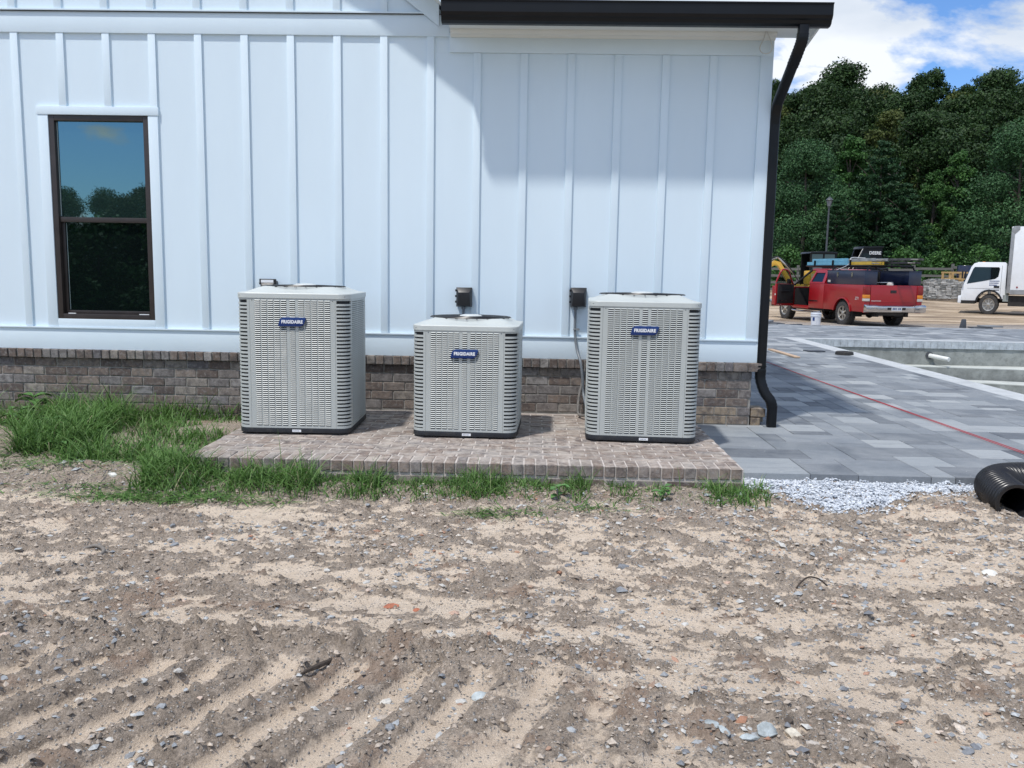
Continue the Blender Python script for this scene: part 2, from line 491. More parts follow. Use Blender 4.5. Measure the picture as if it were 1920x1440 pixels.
gy = axis_lines([(-400, -40, 30), (-40, -8, 2), (-8, -6.2, .1), (-6.2, -3.9, .010), (-3.9, -1.6, .015), (-1.6, 0, .04), (0, 11.3, .25), (11.3, 20, .25), (20, 60, .7), (60, 130, 2.5), (130, 400, 30), (400, 1500, 200)])
GX, GY = np.meshgrid(gx, gy)
GH, GS, GR, GB = ground_fields(GX, GY)
pool = (GX > 10.25) & (GX < 19.4) & (GY < 11.40) & (GY > -6)
GH = np.where(pool, -2.6, GH)
nx_, ny_ = len(gx), len(gy)
co = np.stack([GX, GY, GH], -1).reshape(-1, 3).astype(np.float32)
idx = np.arange(nx_ * ny_).reshape(ny_, nx_)
quads = np.stack([idx[:-1, :-1], idx[:-1, 1:], idx[1:, 1:], idx[1:, :-1]], -1).reshape(-1, 4)
def np_mesh(name, co, faces, k, mats, attrs=None, smooth=True, domain='POINT'):
    me = bpy.data.meshes.new(name)
    me.vertices.add(len(co)); me.vertices.foreach_set('co', np.ascontiguousarray(co, dtype=np.float32).ravel())
    nf = len(faces)
    me.loops.add(nf * k); me.loops.foreach_set('vertex_index', np.ascontiguousarray(faces, dtype=np.int32).ravel())
    me.polygons.add(nf); me.polygons.foreach_set('loop_start', np.arange(0, nf * k, k, dtype=np.int32))
    me.polygons.foreach_set('use_smooth', np.full(nf, smooth))
    me.update(calc_edges=True)
    for nme, (dom, a) in (attrs or {}).items():
        at = me.attributes.new(nme, 'FLOAT', dom); at.data.foreach_set('value', np.ascontiguousarray(a, dtype=np.float32).ravel())
    for mt in (mats if isinstance(mats, list) else [mats]): me.materials.append(mt)
    me.validate(); return me

def ground_material():
    b = NB('sandy_building_site_soil')
    v = b.coord('World')
    sand = attr_node(b, 'sand'); red = attr_node(b, 'red')
    brk = b.math('ADD', b.math('MULTIPLY', b.noise(v, 55, 6, .75), .6), b.math('MULTIPLY', b.noise(v, 17, 5, .7, .4), .4))
    s2 = b.ramp(b.math('ADD', sand, b.math('MULTIPLY', b.math('SUBTRACT', brk, .5), 1.9)), [(.36, 0.0), (.62, 1.0)])
    soil = b.ramp(b.noise(v, 9, 8, .7, .3), [(.30, (.225, .182, .145)), (.5, (.355, .293, .236)), (.72, (.50, .42, .345))])
    soil = b.mix(.75, soil, b.ramp(b.noise(v, 85, 6, .85), [(.34, .30), (.5, 1.0), (.68, 1.7)]), 'MULTIPLY')
    sandc = b.ramp(b.noise(v, 13, 6, .6), [(.3, (.62, .505, .39)), (.7, (.77, .645, .515))])
    grain = b.noise(v, 260, 3, .8)
    sandc = b.mix(.6, sandc, b.ramp(grain, [(.3, .70), (.7, 1.3)]), 'MULTIPLY')
    c = b.mix(s2, soil, sandc)
    c = b.mix(b.math('MULTIPLY', red, .28), c, (.34, .20, .13))
    vo = b.n('ShaderNodeTexVoronoi'); vo.inputs['Scale'].default_value = 85; b.l(v, vo.inputs['Vector'])
    sep = b.n('ShaderNodeSeparateColor'); b.l(vo.outputs['Color'], sep.inputs[0])
    isg = b.ramp(sep.outputs[0], [(.68, 0.0), (.70, 1.0)], 'CONSTANT')
    peb = b.mix(sep.outputs[1], (.20, .205, .215), (.68, .63, .57))
    edge = b.ramp(vo.outputs['Distance'], [(.30, 1.0), (.42, 0.0)])
    c = b.mix(b.math('MULTIPLY', b.math('MULTIPLY', isg, edge), .85), c, peb)
    # grass-green cast and duller earth in the distance
    geo = b.n('ShaderNodeNewGeometry'); sp = b.n('ShaderNodeSeparateXYZ'); b.l(geo.outputs['Position'], sp.inputs[0])
    far = b.ramp(b.math('DIVIDE', sp.outputs['Y'], 100.0), [(.16, 0.0), (.20, 1.0)])
    big = b.ramp(b.noise(b.coord('World', (.35, 1.3, 1)), .9, 8, .65, .6), [(.36, (.15, .11, .08)), (.46, (.34, .26, .18)), (.54, (.47, .37, .265)), (.64, (.60, .49, .37))])
    big = b.mix(.5, big, b.ramp(b.noise(v, 14, 5, .7), [(.3, .6), (.7, 1.3)]), 'MULTIPLY')
    gband = b.ramp(b.math('ADD', b.math('DIVIDE', sp.outputs['Y'], 100.0), b.math('MULTIPLY', b.math('SUBTRACT', b.noise(v, .7, 5, .6), .5), .06)), [(.195, .85), (.225, 0.0)])
    grv = b.ramp(b.noise(v, 9, 6, .8), [(.35, (.13, .13, .13)), (.5, (.27, .26, .25)), (.65, (.42, .40, .38))])
    big = b.mix(gband, big, grv)
    c = b.mix(far, c, big)
    wood = b.ramp(b.math('DIVIDE', b.math('ADD', sp.outputs['Y'], b.math('MULTIPLY', b.noise(v, .3, 3), 6.0)), 100.0), [(.52, 0.0), (.56, 1.0)])
    c = b.mix(wood, c, (.028, .038, .016))
    behind = b.ramp(b.math('DIVIDE', sp.outputs['Y'], -100.0), [(.12, 0.0), (.15, 1.0)])
    c = b.mix(behind, c, (.06, .085, .03))
    h = b.math('ADD', b.math('MULTIPLY', b.noise(v, 120, 5, .75), 1.0), b.math('MULTIPLY', b.ramp(vo.outputs['Distance'], [(.1, 1.0), (.5, 0.0)]), b.math('MULTIPLY', isg, .8)))
    nm = b.bump(h, 1.0, .014)
    return b.set(c, .93, 0, nm, .2)
GROUNDM = ground_material()
gm = np_mesh('ground', co, quads, 4, GROUNDM, {'sand': ('POINT', GS), 'red': ('POINT', GR)})
go = link('ground', gm, kind='structure')

# ------------------------------------------------------------------ stones, clods, gravel (stuff)
def ico():
    bm = bmesh.new(); bmesh.ops.create_icosphere(bm, subdivisions=1, radius=1)
    v = np.array([x.co[:] for x in bm.verts]); f = np.array([[a.index for a in q.verts] for q in bm.faces]); bm.free(); return v, f
ICO_V, ICO_F = ico()
def octa():
    v = np.array([(1, 0, 0), (0, 1, 0), (-1, 0, 0), (0, -1, 0), (0, 0, 1), (0, 0, -1)], float)
    f = np.array([(0, 1, 4), (1, 2, 4), (2, 3, 4), (3, 0, 4), (1, 0, 5), (2, 1, 5), (3, 2, 5), (0, 3, 5)]); return v, f
OCT_V, OCT_F = octa()
def scatter(name, pos, size, flat, mat, base, jit=.28, sink=.25, tints=None, smooth=False, stretch=.5):
    V, F = base; n = len(pos); k = len(V)
    P = V[None] * (1 + RNG.uniform(-jit, jit, (n, k, 1)))
    sc3 = np.stack([size * RNG.uniform(1 - stretch * .4, 1 + stretch, n), size * RNG.uniform(.7, 1.1, n), size * flat * RNG.uniform(.7, 1.2, n)], 1)
    P = P * sc3[:, None, :]
    a = RNG.uniform(0, 2 * np.pi, n); tl = RNG.uniform(-.35, .35, n)
    c, s = np.cos(tl)[:, None], np.sin(tl)[:, None]
    P = np.stack([P[..., 0] * c - P[..., 2] * s, P[..., 1], P[..., 0] * s + P[..., 2] * c], -1)
    c, s = np.cos(a)[:, None], np.sin(a)[:, None]
    P = np.stack([P[..., 0] * c - P[..., 1] * s, P[..., 0] * s + P[..., 1] * c, P[..., 2]], -1)
    P = P + pos[:, None, :]; P[..., 2] += (sc3[:, 2] * (1 - sink * 2))[:, None] * .6
    faces = (F[None] + (np.arange(n) * k)[:, None, None]).reshape(-1, 3)
    t = RNG.uniform(0, 1, n) if tints is None else tints
    me = np_mesh(name, P.reshape(-1, 3), faces, 3, mat, {'tint': ('FACE', np.repeat(t, len(F)))}, smooth)
    return link(name, me, kind='stuff')
def on_ground(n, x0, x1, y0, y1):
    x = RNG.uniform(x0, x1, n); y = RNG.uniform(y0, y1, n); return x, y
def stone_mat(name, stops, rough=.8, bumps=.4):
    b = NB(name); v = b.coord('World')
    c = b.ramp(attr_node(b), stops)
    c = b.mix(.6, c, b.ramp(b.noise(v, 70, 5, .7), [(.3, .55), (.7, 1.35)]), 'MULTIPLY')
    return b.set(c, rough, 0, b.bump(b.noise(v, 140, 4, .7), bumps, .004), .3)
STONEM = stone_mat('blue_grey_crushed_stone', [(0, (.17, .178, .195)), (.3, (.29, .305, .32)), (.55, (.40, .415, .42)), (.75, (.55, .535, .50)), (.88, (.34, .27, .21)), (.93, (.38, .20, .13)), (1, (.70, .66, .58))])
CLODM = stone_mat('crumbled_soil', [(0, (.20, .168, .138)), (.5, (.35, .295, .245)), (1, (.54, .465, .39))], .95)
WHITEG = stone_mat('white_limestone_chippings', [(0, (.36, .40, .45)), (.5, (.55, .58, .62)), (1, (.76, .79, .83))])
def put(x, y): return np.stack([x, y, ground_fields(x, y)[0]], 1)

x, y = on_ground(42000, 1.0, 8.6, -6.1, -1.9)
d = fbm(x * 1.5, y * 2.2, 71, 4) + .12 * sstep(3, 6, x) + .08 * (1 - sstep(-4.6, -3.6, y))
k = (d > RNG.uniform(.42, .74, len(x))) & ~((x > 5.98) & (y > -1.98)) & ~((x < 6.02) & (x > 2.1) & (y > -2.2))
x, y = x[k], y[k]
sz = .0026 + .012 * RNG.power(.25, len(x)) * .9
sz = np.where(RNG.uniform(0, 1, len(x)) < .04, sz + .012, sz)
scatter('pebbles', put(x, y), sz, .55, STONEM, (ICO_V, ICO_F) if False else (OCT_V, OCT_F), .35)
tag(bpy.data.objects['pebbles'], 'small grey crushed stones strewn over the sandy soil', 'pebbles')
x, y = on_ground(1500, 2.4, 7.4, -6.0, -2.3)
k = (fbm(x * 1.8, y * 2.6, 171, 3) + .1 * sstep(4, 6, x)) > RNG.uniform(.35, .75, len(x))
x, y = x[k], y[k]
scatter('gravel', put(x, y), .008 + .014 * RNG.power(.4, len(x)), .5, STONEM, (ICO_V, ICO_F), .22, .42)
tag(bpy.data.objects['gravel'], 'larger blue grey stones pressed into the sandy soil', 'gravel')
x, y = on_ground(75000, .2, 8.6, -6.1, -1.5)
h, s, r_, bm_ = ground_fields(x, y)
k = (RNG.uniform(0, 1, len(x)) < (.10 + .62 * (1 - s) + .6 * bm_)) & ~((x > 5.98) & (y > -2.1)) & ~((x < 6.02) & (x > 2.15) & (y > -2.15))
x, y = x[k], y[k]
scatter('soil_clods', put(x, y), .003 + .011 * RNG.power(.3, len(x)), .75, CLODM, (OCT_V, OCT_F), .4, .15)
tag(bpy.data.objects['soil_clods'], 'crumbled brown soil clods between the sand patches', 'soil')

# white chippings beside the pavers
def gravel_mask(x, y):
    front = np.interp(x, [5.98, 6.1, 6.25, 6.45, 6.85, 7.0, 7.15, 7.7, 8.6], [-2.05, -2.25, -2.37, -2.52, -2.46, -2.24, -2.12, -2.06, -2.05])
    front = front + (fbm(x * 7, y * 7, 15, 3) - .5) * .14
    return (y > front) & (y < -1.84) & (x > 5.97)
gx2 = np.arange(5.96, 8.7, .02); gy2 = np.arange(-2.62, -1.82, .02)
A, B_ = np.meshgrid(gx2, gy2)
x, y = on_ground(34000, 5.97, 8.6, -2.6, -1.85)
k = gravel_mask(x, y) | ((gravel_mask(x, y + .12) | gravel_mask(x, y + .06)) & (RNG.random(len(x)) < .13) & (y < -1.9)); x, y = x[k], y[k]
P_ = put(x, y); P_[:, 2] += RNG.uniform(0, .010, len(x)) + .006 * fbm(x * 6, y * 6, 3, 3)
scatter('white_gravel', P_, RNG.uniform(.0045, .0105, len(x)), .7, WHITEG, (OCT_V, OCT_F), .35, .2)
tag(bpy.data.objects['white_gravel'], 'white limestone chippings spread along the paver edge', 'gravel')
# bedding sheet under the chippings
mk = gravel_mask(A[:-1, :-1] + .01, B_[:-1, :-1] + .01)
bz = ground_fields(A, B_)[0] + .004
bi = np.arange(A.size).reshape(A.shape)
bq = np.stack([bi[:-1, :-1], bi[:-1, 1:], bi[1:, 1:], bi[1:, :-1]], -1)[mk]
BEDM = simple('pale_stone_dust', (.50, .53, .57), .95, var=.3, scale=60, bump=.8, bscale=200)
link('gravel_bed', np_mesh('gravel_bed', np.stack([A, B_, bz], -1).reshape(-1, 3), bq, 4, BEDM), kind='structure')

# ------------------------------------------------------------------ house
B16 = .4064
house = thing('house', 'white board and batten house with black gutter and brick base', 'house')
XL, XR = -6.5, 6.565
# shell behind the cladding
mb = MB(); mb.box(XL, XR - .012, .10, 9.5, -.3, 3.40); mb.build('wall', WHITE, house)
mb = MB(); mb.prism([(XL, 3.40), (3.80, 3.40), (3.80, 3.55), (-1.4, 7.45), (XL, 3.62)], 'y', .024, 9.5); mb.build('gable_wall', WHITE, house)

def bevelbox(x0, x1, y0, y1, z0, z1, bv=.0025):
    mb = MB(); mb.box(x0, x1, y0, y1, z0, z1); me = mb.mesh('piece', WHITE_TRIM)
    return me
def piece(name, x0, x1, y0, y1, z0, z1, mt=None, bevel=.0012):
    mb = MB(); mb.box(x0, x1, y0, y1, z0, z1)
    return mb.build(name, mt or WHITE_TRIM, house, bevel=bevel)
# siding panels between battens
WX0, WX1, WZ0, WZ1 = .236, 1.130, .900, 2.698
for i in range(-8, 17):
    x0 = i * B16 - .03; x1 = (i + 1) * B16 - .03
    x1 = min(x1, XR - .01)
    if x0 > XR - .1: continue
    top = 3.395 if i < 9 else 3.262
    segs = [(.815, top)]
    if i in (0, 1, 2):           # the window opening
        if i == 0:
            piece('siding_panel', x0 + .0007, WX0 - .02, 0, .016, .815, 2.7618, WHITE, .0)
        if i == 2:
            piece('siding_panel', WX1 + .02, x1 - .0007, 0, .016, .815, 2.7618, WHITE, .0)
        segs = [(2.762, top)]
    for z0, z1 in segs:
        piece('siding_panel', x0 + .0007, x1 - .0007, 0, .016, z0, z1, WHITE, .0)
    if i < 9:
        piece('siding_panel', x0 + .0007, x1 - .0007, -.010, .014, 3.59, 3.59 + min(3.2, max(.1, (3.76 - x1) * .75 + .55)), WHITE, .0)
# battens
for i in range(-8, 16):
    x1 = i * B16; x0 = x1 - .064
    top = 3.393 if i < 10 else 3.260
    z0 = .828
    if i in (1, 2): z0 = 2.772
    w = random.uniform(-.001, .001)
    piece('batten', x0 + w, x1 + w, -.0195, -.0004, z0, top)
    if i < 10 and x1 < 3.7:
        piece('batten', x0 + w, x1 + w, -.0300, -.0104, 3.589, 3.589 + max(.05, (3.70 - x1) * .75), WHITE_TRIM)
# corner board, water table, frieze boards
piece('corner_board', XR - .105, XR + .004, -.0225, -.0006, .826, 3.263)
piece('corner_board', XR - .012, XR + .004, -.0004, .11, .60, 3.40)
piece('skirt_board', XL, XR - .010, -.0195, .016, .622, .812)
piece('corner_board', XR - .0095, XR + .004, -.0225, -.0006, .622, .825)
piece('drip_ledge', XL, XR + .001, -.033, -.002, .8125, .8255)
piece('siding_panel', 3.628, 3.7895, 0, .016, 3.2625, 3.394, WHITE, 0)
piece('frieze_board', XL, 3.790, -.0235, .016, 3.3935, 3.568)
piece('frieze_board', 3.7905, XR + .004, -.0240, .016, 3.2625, 3.42)
piece('drip_ledge', XL, 3.60, -.043, -.001, 3.5735, 3.5885)
piece('drip_flashing', XL, 3.78, -.040, .010, 3.5685, 3.5730, simple('dark_flashing', (.05, .055, .06), .5), 0)
# rake of the main gable: frieze, soffit, fascia, roof slab
def rake(name, z_off0, z_off1, y0, y1, mt, xr=3.80, xl=-1.4):
    zr = 3.52
    def Z(x, o): return zr + (3.80 - x) * .75 + o
    mb = MB(); mb.prism([(xl, Z(xl, z_off0)), (xr, Z(xr, z_off0)), (xr, Z(xr, z_off1)), (xl, Z(xl, z_off1))], 'y', y0, y1)
    return mb.build(name, mt, house)
rake('rake_frieze_board', -.125, .055, -.050, -.0310, WHITE_TRIM, 3.70)
rake('rake_soffit', .0555, .075, -.285, -.012, CORNICE)
rake('rake_fascia', .03, .19, -.305, -.2855, WHITE_TRIM)
ROOFM = simple('charcoal_asphalt_shingle', (.075, .08, .085), .95, var=.35, scale=9, bump=.6, bscale=120, dirt=(.11, .12, .13))
rake('roof_slope', .191, .225, -.325, 9.8, ROOFM)
mb = MB(); mb.prism([(-1.4, 7.61), (-1.4, 7.645), (XL - .3, 3.77), (XL - .3, 3.735)], 'y', -.325, 9.8); mb.build('roof_slope', ROOFM, house)
# lower eave on the right
mb = MB(); mb.prism([(-.36, 3.54), (5.2, 5.2), (9.8, 3.5), (9.8, 3.46), (5.2, 5.16), (-.36, 3.50)], 'x', 3.80, XR + .30); mb.build('roof_slope', ROOFM, house)
mb = MB(); mb.prism([(.03, 3.42), (5.2, 5.1), (9.5, 3.42)], 'x', XR - .04, XR - .006); mb.build('gable_wall', WHITE, house)
mb = MB(); mb.prism([(.03, 3.42), (5.2, 5.1), (9.5, 3.42)], 'x', 3.805, 3.83); mb.build('gable_wall', WHITE, house)
# shingle tabs at the eave
x = 3.84; c0 = 0
while x < XR + .28:
    w = random.choice([.14, .17, .2, .24]); x2 = min(x + w, XR + .3)
    mb = MB(); mb.prism([(-.41, 3.536), (-.20, 3.600), (-.20, 3.610), (-.41, 3.545 + random.uniform(0, .003))], 'x', x + .003, x2 - .003)
    mb.build('shingle', simple('shingle_shade_%d' % c0, random.choice([(.10, .125, .15), (.075, .09, .11), (.13, .155, .18)]), .95, var=.3, scale=30, bump=.5, bscale=150) if c0 < 4 else bpy.data.materials['shingle_shade_%d' % random.randrange(4)], house)
    c0 += 1; x = x2
# cornice mouldings on the right
mb = MB()
mb.prism([(-.024, 3.385), (-.04, 3.385), (-.055, 3.40), (-.075, 3.405), (-.09, 3.425), (-.09, 3.44), (-.024, 3.44)], 'x', 3.80, XR + .005)
mb.build('crown_moulding', CORNICE, house, smooth=30)
piece('soffit', 3.80, XR + .28, -.365, -.0245, 3.4405, 3.462, CORNICE, 0)
mb = MB(); mb.box(3.815, XR + .275, -.385, -.3655, 3.395, 3.53); mb.box(3.80, XR + .28, -.395, -.3855, 3.395, 3.425)
mb.build('fascia_board', CORNICE, house)
# short return of the eave round the corner
mb = MB(); mb.box(XR + .006, XR + .2545, -.024, .10, 3.4415, 3.461); mb.build('soffit', CORNICE, house)
mb = MB(); mb.box(XR + .255, XR + .275, -.365, .13, 3.395, 3.50); mb.prism([(-.365, 3.395), (.13, 3.395), (.13, 3.31), (.10, 3.31)], 'x', XR + .2555, XR + .2745); mb.build('rake_fascia', CORNICE, house)
# K-style gutter
gut = thing('gutter', 'black aluminium gutter running along the right eave', 'gutter', (0, 0, 0))
gp = [(-.398, 3.545), (-.398, 3.385), (-.450, 3.385), (-.478, 3.400), (-.486, 3.425), (-.500, 3.435), (-.512, 3.46), (-.512, 3.535), (-.522, 3.545), (-.522, 3.552), (-.505, 3.552), (-.505, 3.46), (-.48, 3.43), (-.45, 3.393), (-.404, 3.393), (-.404, 3.545)]
mb = MB(); mb.prism(gp, 'x', 3.772, XR + .325); mb.build('trough', BLACKM, gut)
mb = MB(); mb.prism(gp[:10] , 'x', 3.768, 3.7715); mb.build('end_cap', BLACKM, gut)
mb = MB(); mb.prism(gp[:10], 'x', XR + .3255, XR + .329); mb.build('end_cap', BLACKM, gut)
# downspout
dsp = thing('downspout', 'black corrugated-elbow downspout at the right corner of the house', 'downspout')
def rect_tube(mb, pts, w, d, ridges=False):
    pts = [Vector(p) for p in pts]; n = len(pts); rings = []
    for i, p in enumerate(pts):
        t = (pts[min(i + 1, n - 1)] - pts[max(i - 1, 0)]).normalized()
        x = Vector((1, 0, 0)) - t * t.x; 
        y = Vector((0, 1, 0)) - t * t.y; y = (y - t * y.dot(t)).normalized(); x = y.cross(t).normalized()
        k = 1 + (.07 if ridges and i % 2 else 0)
        rg = []
        for a in range(16):
            an = 2 * math.pi * a / 16
            cx = abs(math.cos(an)) ** .45 * (1 if math.cos(an) > 0 else -1); cy = abs(math.sin(an)) ** .45 * (1 if math.sin(an) > 0 else -1)
            rg.append(p + x * cx * w / 2 * k + y * cy * d / 2 * k)
        rings.append(rg)
    vs = [v for r_ in rings for v in r_]; fs = []
    for i in range(n - 1):
        for a in range(16): fs.append((i * 16 + a, i * 16 + (a + 1) % 16, (i + 1) * 16 + (a + 1) % 16, (i + 1) * 16 + a))
    fs += [tuple(range(15, -1, -1)), tuple((n - 1) * 16 + a for a in range(16))]
    mb.add(vs, fs)
def lerp_pts(a, b, n): a, b = Vector(a), Vector(b); return [a + (b - a) * k / n for k in range(n + 1)]
DW = .082
p_top = (XR + .115, -.455, 3.392); p_a = (XR + .105, -.44, 3.26); p_b = (XR + .075, -.05 - .28, 3.12); p_c = (XR + .048, -.02, 2.86)
mb = MB(); rect_tube(mb, [p_top, (p_top[0], p_top[1], 3.30)], DW, DW * .9); mb.build('outlet', BLACKM, dsp, smooth=50)
mb = MB(); rect_tube(mb, smooth_path([(p_top[0], p_top[1], 3.335), (XR + .11, -.445, 3.27), (XR + .095, -.40, 3.19), (XR + .083, -.33, 3.115)], 7), DW * 1.03, DW * .93, True); mb.build('elbow', BLACKM, dsp, smooth=50)
mb = MB(); rect_tube(mb, [(XR + .083, -.335, 3.12), (XR + .05, -.055, 2.86)], DW, DW * .9); mb.build('offset_pipe', BLACKM, dsp, smooth=50)
mb = MB(); rect_tube(mb, smooth_path([(XR + .05, -.055, 2.86), (XR + .046, -.02, 2.79), (XR + .046, -.005, 2.70)], 5), DW * 1.03, DW * .93, False); mb.build('elbow', BLACKM, dsp, smooth=50)
mb = MB(); rect_tube(mb, [(XR + .046, -.004, 2.71), (XR + .046, -.004, .56)], DW, DW * .9); mb.build('pipe', BLACKM, dsp, smooth=50)
mb = MB(); rect_tube(mb, [(XR + .046, -.004, .60), (XR + .046, -.004, .585)], DW * 1.12, DW); mb.build('joint', BLACKM, dsp, smooth=50)
mb = MB(); rect_tube(mb, smooth_path([(XR + .046, -.004, .57), (XR + .048, -.006, .47), (XR + .085, -.03, .36), (XR + .135, -.05, .29), (XR + .155, -.05, .22)], 6), DW * 1.04, DW * .94, True); mb.build('elbow', BLACKM, dsp, smooth=50)
mb = MB(); rect_tube(mb, [(XR + .155, -.05, .23), (XR + .155, -.05, .045)], DW, DW * .9); mb.build('pipe', BLACKM, dsp, smooth=50)
# loop of white cable under the eave
mb = MB(); mb.tube(smooth_path([(6.47, -.10, 3.44), (6.455, -.11, 3.38), (6.425, -.12, 3.31), (6.435, -.12, 3.27), (6.475, -.12, 3.255), (6.515, -.12, 3.27), (6.525, -.12, 3.32), (6.50, -.11, 3.39), (6.48, -.10, 3.44)], 5), .0045, 6)
tag(mb.build('cable', simple('white_cable', (.62, .62, .60), .5), None, smooth=60), 'loop of white cable hanging from the soffit corner', 'cable')

# window
win = link('window', None, house)
win.empty_display_size = .1
def wpiece(name, x0, x1, y0, y1, z0, z1, mt=BRONZE, bevel=.003):
    mb = MB(); mb.box(x0, x1, y0, y1, z0, z1); return mb.build(name, mt, win, bevel=bevel)
fw = .048
wpiece('trim', WX0 - .091, WX0 - .001, -.0205, .010, .8265, 2.6985, WHITE_TRIM)
wpiece('trim', WX1 + .001, WX1 + .089, -.0205, .010, .8265, 2.6985, WHITE_TRIM)
wpiece('trim', WX0 - .100, WX1 + .097, -.026, .010, 2.699, 2.7715, WHITE_TRIM)
wpiece('trim', WX0 - .0005, WX1 + .0005, -.0200, .010, .8265, .8995, WHITE_TRIM)
wpiece('frame', WX0, WX0 + fw, -.012, .09, WZ0, WZ1)
wpiece('frame', WX1 - fw, WX1, -.012, .09, WZ0, WZ1)
wpiece('frame', WX0 + fw + .0005, WX1 - fw - .0005, -.012, .09, WZ1 - fw, WZ1)
wpiece('frame', WX0 + fw + .0005, WX1 - fw - .0005, -.014, .09, WZ0, WZ0 + .045)
zm = 1.79
wpiece('sash', WX0 + fw + .001, WX1 - fw - .001, .004, .040, zm - .022, zm + .022)
wpiece('sash', WX0 + fw + .001, WX0 + fw + .030, .030, .058, WZ0 + .046, zm - .023)
wpiece('sash', WX1 - fw - .020, WX1 - fw - .001, .030, .058, WZ0 + .046, zm - .023)
wpiece('sash', WX0 + fw + .031, WX1 - fw - .021, .030, .058, WZ0 + .046, WZ0 + .075)
wpiece('latch', WX0 + .09, WX0 + .16, -.006, .002, WZ0 + .0455, WZ0 + .052, PRINTW, 0)
wpiece('latch', WX1 - .15, WX1 - .06, -.006, .002, WZ0 + .0455, WZ0 + .052, PRINTW, 0)
mb = MB(); mb.box(WX0 + fw, WX1 - fw, .024, .028, zm + .02, WZ1 - fw); mb.build('pane', GLASS, win)
mb = MB(); mb.box(WX0 + fw + .028, WX1 - fw - .018, .044, .048, WZ0 + .07, zm - .02); mb.build('pane', GLASSLOW, win)
mb = MB(); mb.box(WX0 + .052, WX0 + .060, .0235, .0239, zm + .03, WZ1 - .06); mb.build('screen_edge', simple('pale_screen_edge', (.30, .38, .38), .5), win)
mb = MB(); mb.box(WX0 + .085, WX0 + .0895, .0430, .0437, WZ0 + .08, zm - .03); mb.build('screen_edge', bpy.data.materials['pale_screen_edge'], win)

# brick base -----------------------------------------------------
def brick_mesh(name, sx, sy, sz, mt, seed):
    rr = random.Random(seed)
    mb = MB(); mb.box(0, sx, 0, sy, 0, sz); me = mb.mesh(name, mt)
    bm = bmesh.new(); bm.from_mesh(me)
    bmesh.ops.bevel(bm, geom=list(bm.edges), offset=.004, segments=1, affect='EDGES')
    for v in bm.verts: v.co += Vector([rr.uniform(-.0016, .0016) for _ in range(3)])
    bm.to_mesh(me); bm.free(); return me
CH = .0813; BL = .2015; J = .0105
full = [brick_mesh('brick', BL - J, .06, CH - J, BRICK, s) for s in range(5)]
half = [brick_mesh('half_brick', .095, .06, CH - J, BRICK, s) for s in range(9, 12)]
mb = MB(); mb.box(XL, XR - .030, .0085, .03, -.25, .54)
mb.build('mortar_bed', MORTAR, house)
def put_brick(me, x, y, z, parent=house, rz=0):
    return link('brick', random.choice(me), parent, (x + random.uniform(-.0015, .0015), y + random.uniform(-.0018, .0018), z + random.uniform(-.001, .001)), rot=(0, random.uniform(-.003, .003), rz))
ncourse = 7
for k in range(ncourse):
    z = .540 - (k + 1) * CH + J * .5
    if z > .45: yy = .000
    else: yy = .0
    off = (k % 2) * BL / 2 + random.uniform(-.01, .01)
    x = -.62 - off
    while x < XR - .012:
        hid = (2.5 < x < 2.75) or (x > 3.85 and x < 4.1)
        if x + BL > XR - .022:
            if XR - .022 - x > .12:
                w = XR - .022 - x
                link('brick', brick_mesh('cut_brick', w - J * .5, .06, CH - J, BRICK if k < 3 else TANBRICK, int(x * 100) + k), house, (x, 0, z))
            elif XR - .022 - x > .05:
                link('brick', brick_mesh('cut_brick', XR - .022 - x - J * .5, .06, CH - J, BRICK, k), house, (x, 0, z))
            break
        if z < .11 and 2.3 < x < 5.8: x += BL; continue
        o = put_brick(full, x, 0, z)
        if x > 5.9 and k >= 4:
            o.data = o.data.copy(); o.data.materials[0] = TANBRICK
        x += BL
# rowlock cap
cap_m = [brick_mesh('cap_brick', .0675, .11, .078, BRICK, s) for s in range(20, 25)]
x = -.62
mb = MB(); mb.box(XL, XR + .008, -.026, .0185, .546, .6165); mb.build('mortar_bed', MORTAR, house)
while x < XR - .20:
    link('cap_brick', random.choice(cap_m), house, (x, -.038 + random.uniform(-.003, .002), .542 + random.uniform(-.001, .001)), rot=(random.uniform(.03, .05), 0, 0))
    x += .0785
for w in (.118, .118):
    link('cap_brick', brick_mesh('cap_brick_long', w, .11, .078, BRICK, 30), house, (x, -.040, .542), rot=(.03, 0, 0)); x += w + .01
for z, w in ((.045, .085), (.128, .128)):
    link('brick', brick_mesh('ledge_brick', w, .20, .074, TANBRICK, int(w * 1e3)), house, (XR - .015, .012, z))
link('brick', brick_mesh('ledge_brick', .16, .09, .07, TANBRICK, 77), house, (XR - .010, .215, .045))

# ------------------------------------------------------------------ brick pad under the units
pad = thing('brick_pad', 'low brick pad carrying the three air conditioning units', 'brick pad')
PX0, PX1, PYF, PZ = 2.235, 5.99, -2.10, .12
mb = MB(); mb.box(PX0 + .006, PX1 - .006, PYF + .008, -.0, -.25, PZ - .004); mb.build('mortar_bed', PADMORTAR, pad)
edge_m = [brick_mesh('edge_brick', .0670, .195, .074, PADBRICK, s) for s in range(40, 46)]
x = PX0; n = 0
while x < PX1 - .05:
    link('edge_brick', random.choice(edge_m), pad, (x + .002, PYF + random.uniform(-.003, .002), PZ - .074 + random.uniform(-.002, .002)), rot=(random.uniform(-.01, .01), 0, random.uniform(-.01, .01)))
    x += .0764
low_m = [brick_mesh('brick', BL - J, .09, .066, BRICK, s) for s in range(50, 54)]
x = PX0 + .02
while x < PX1 - .1:
    w = min(BL, PX1 - x)
    me = random.choice(low_m) if w > .19 else brick_mesh('cut_brick', w - J, .09, .066, BRICK, 55)
    link('brick', me, pad, (x, PYF + .006, PZ - .160))
    x += BL
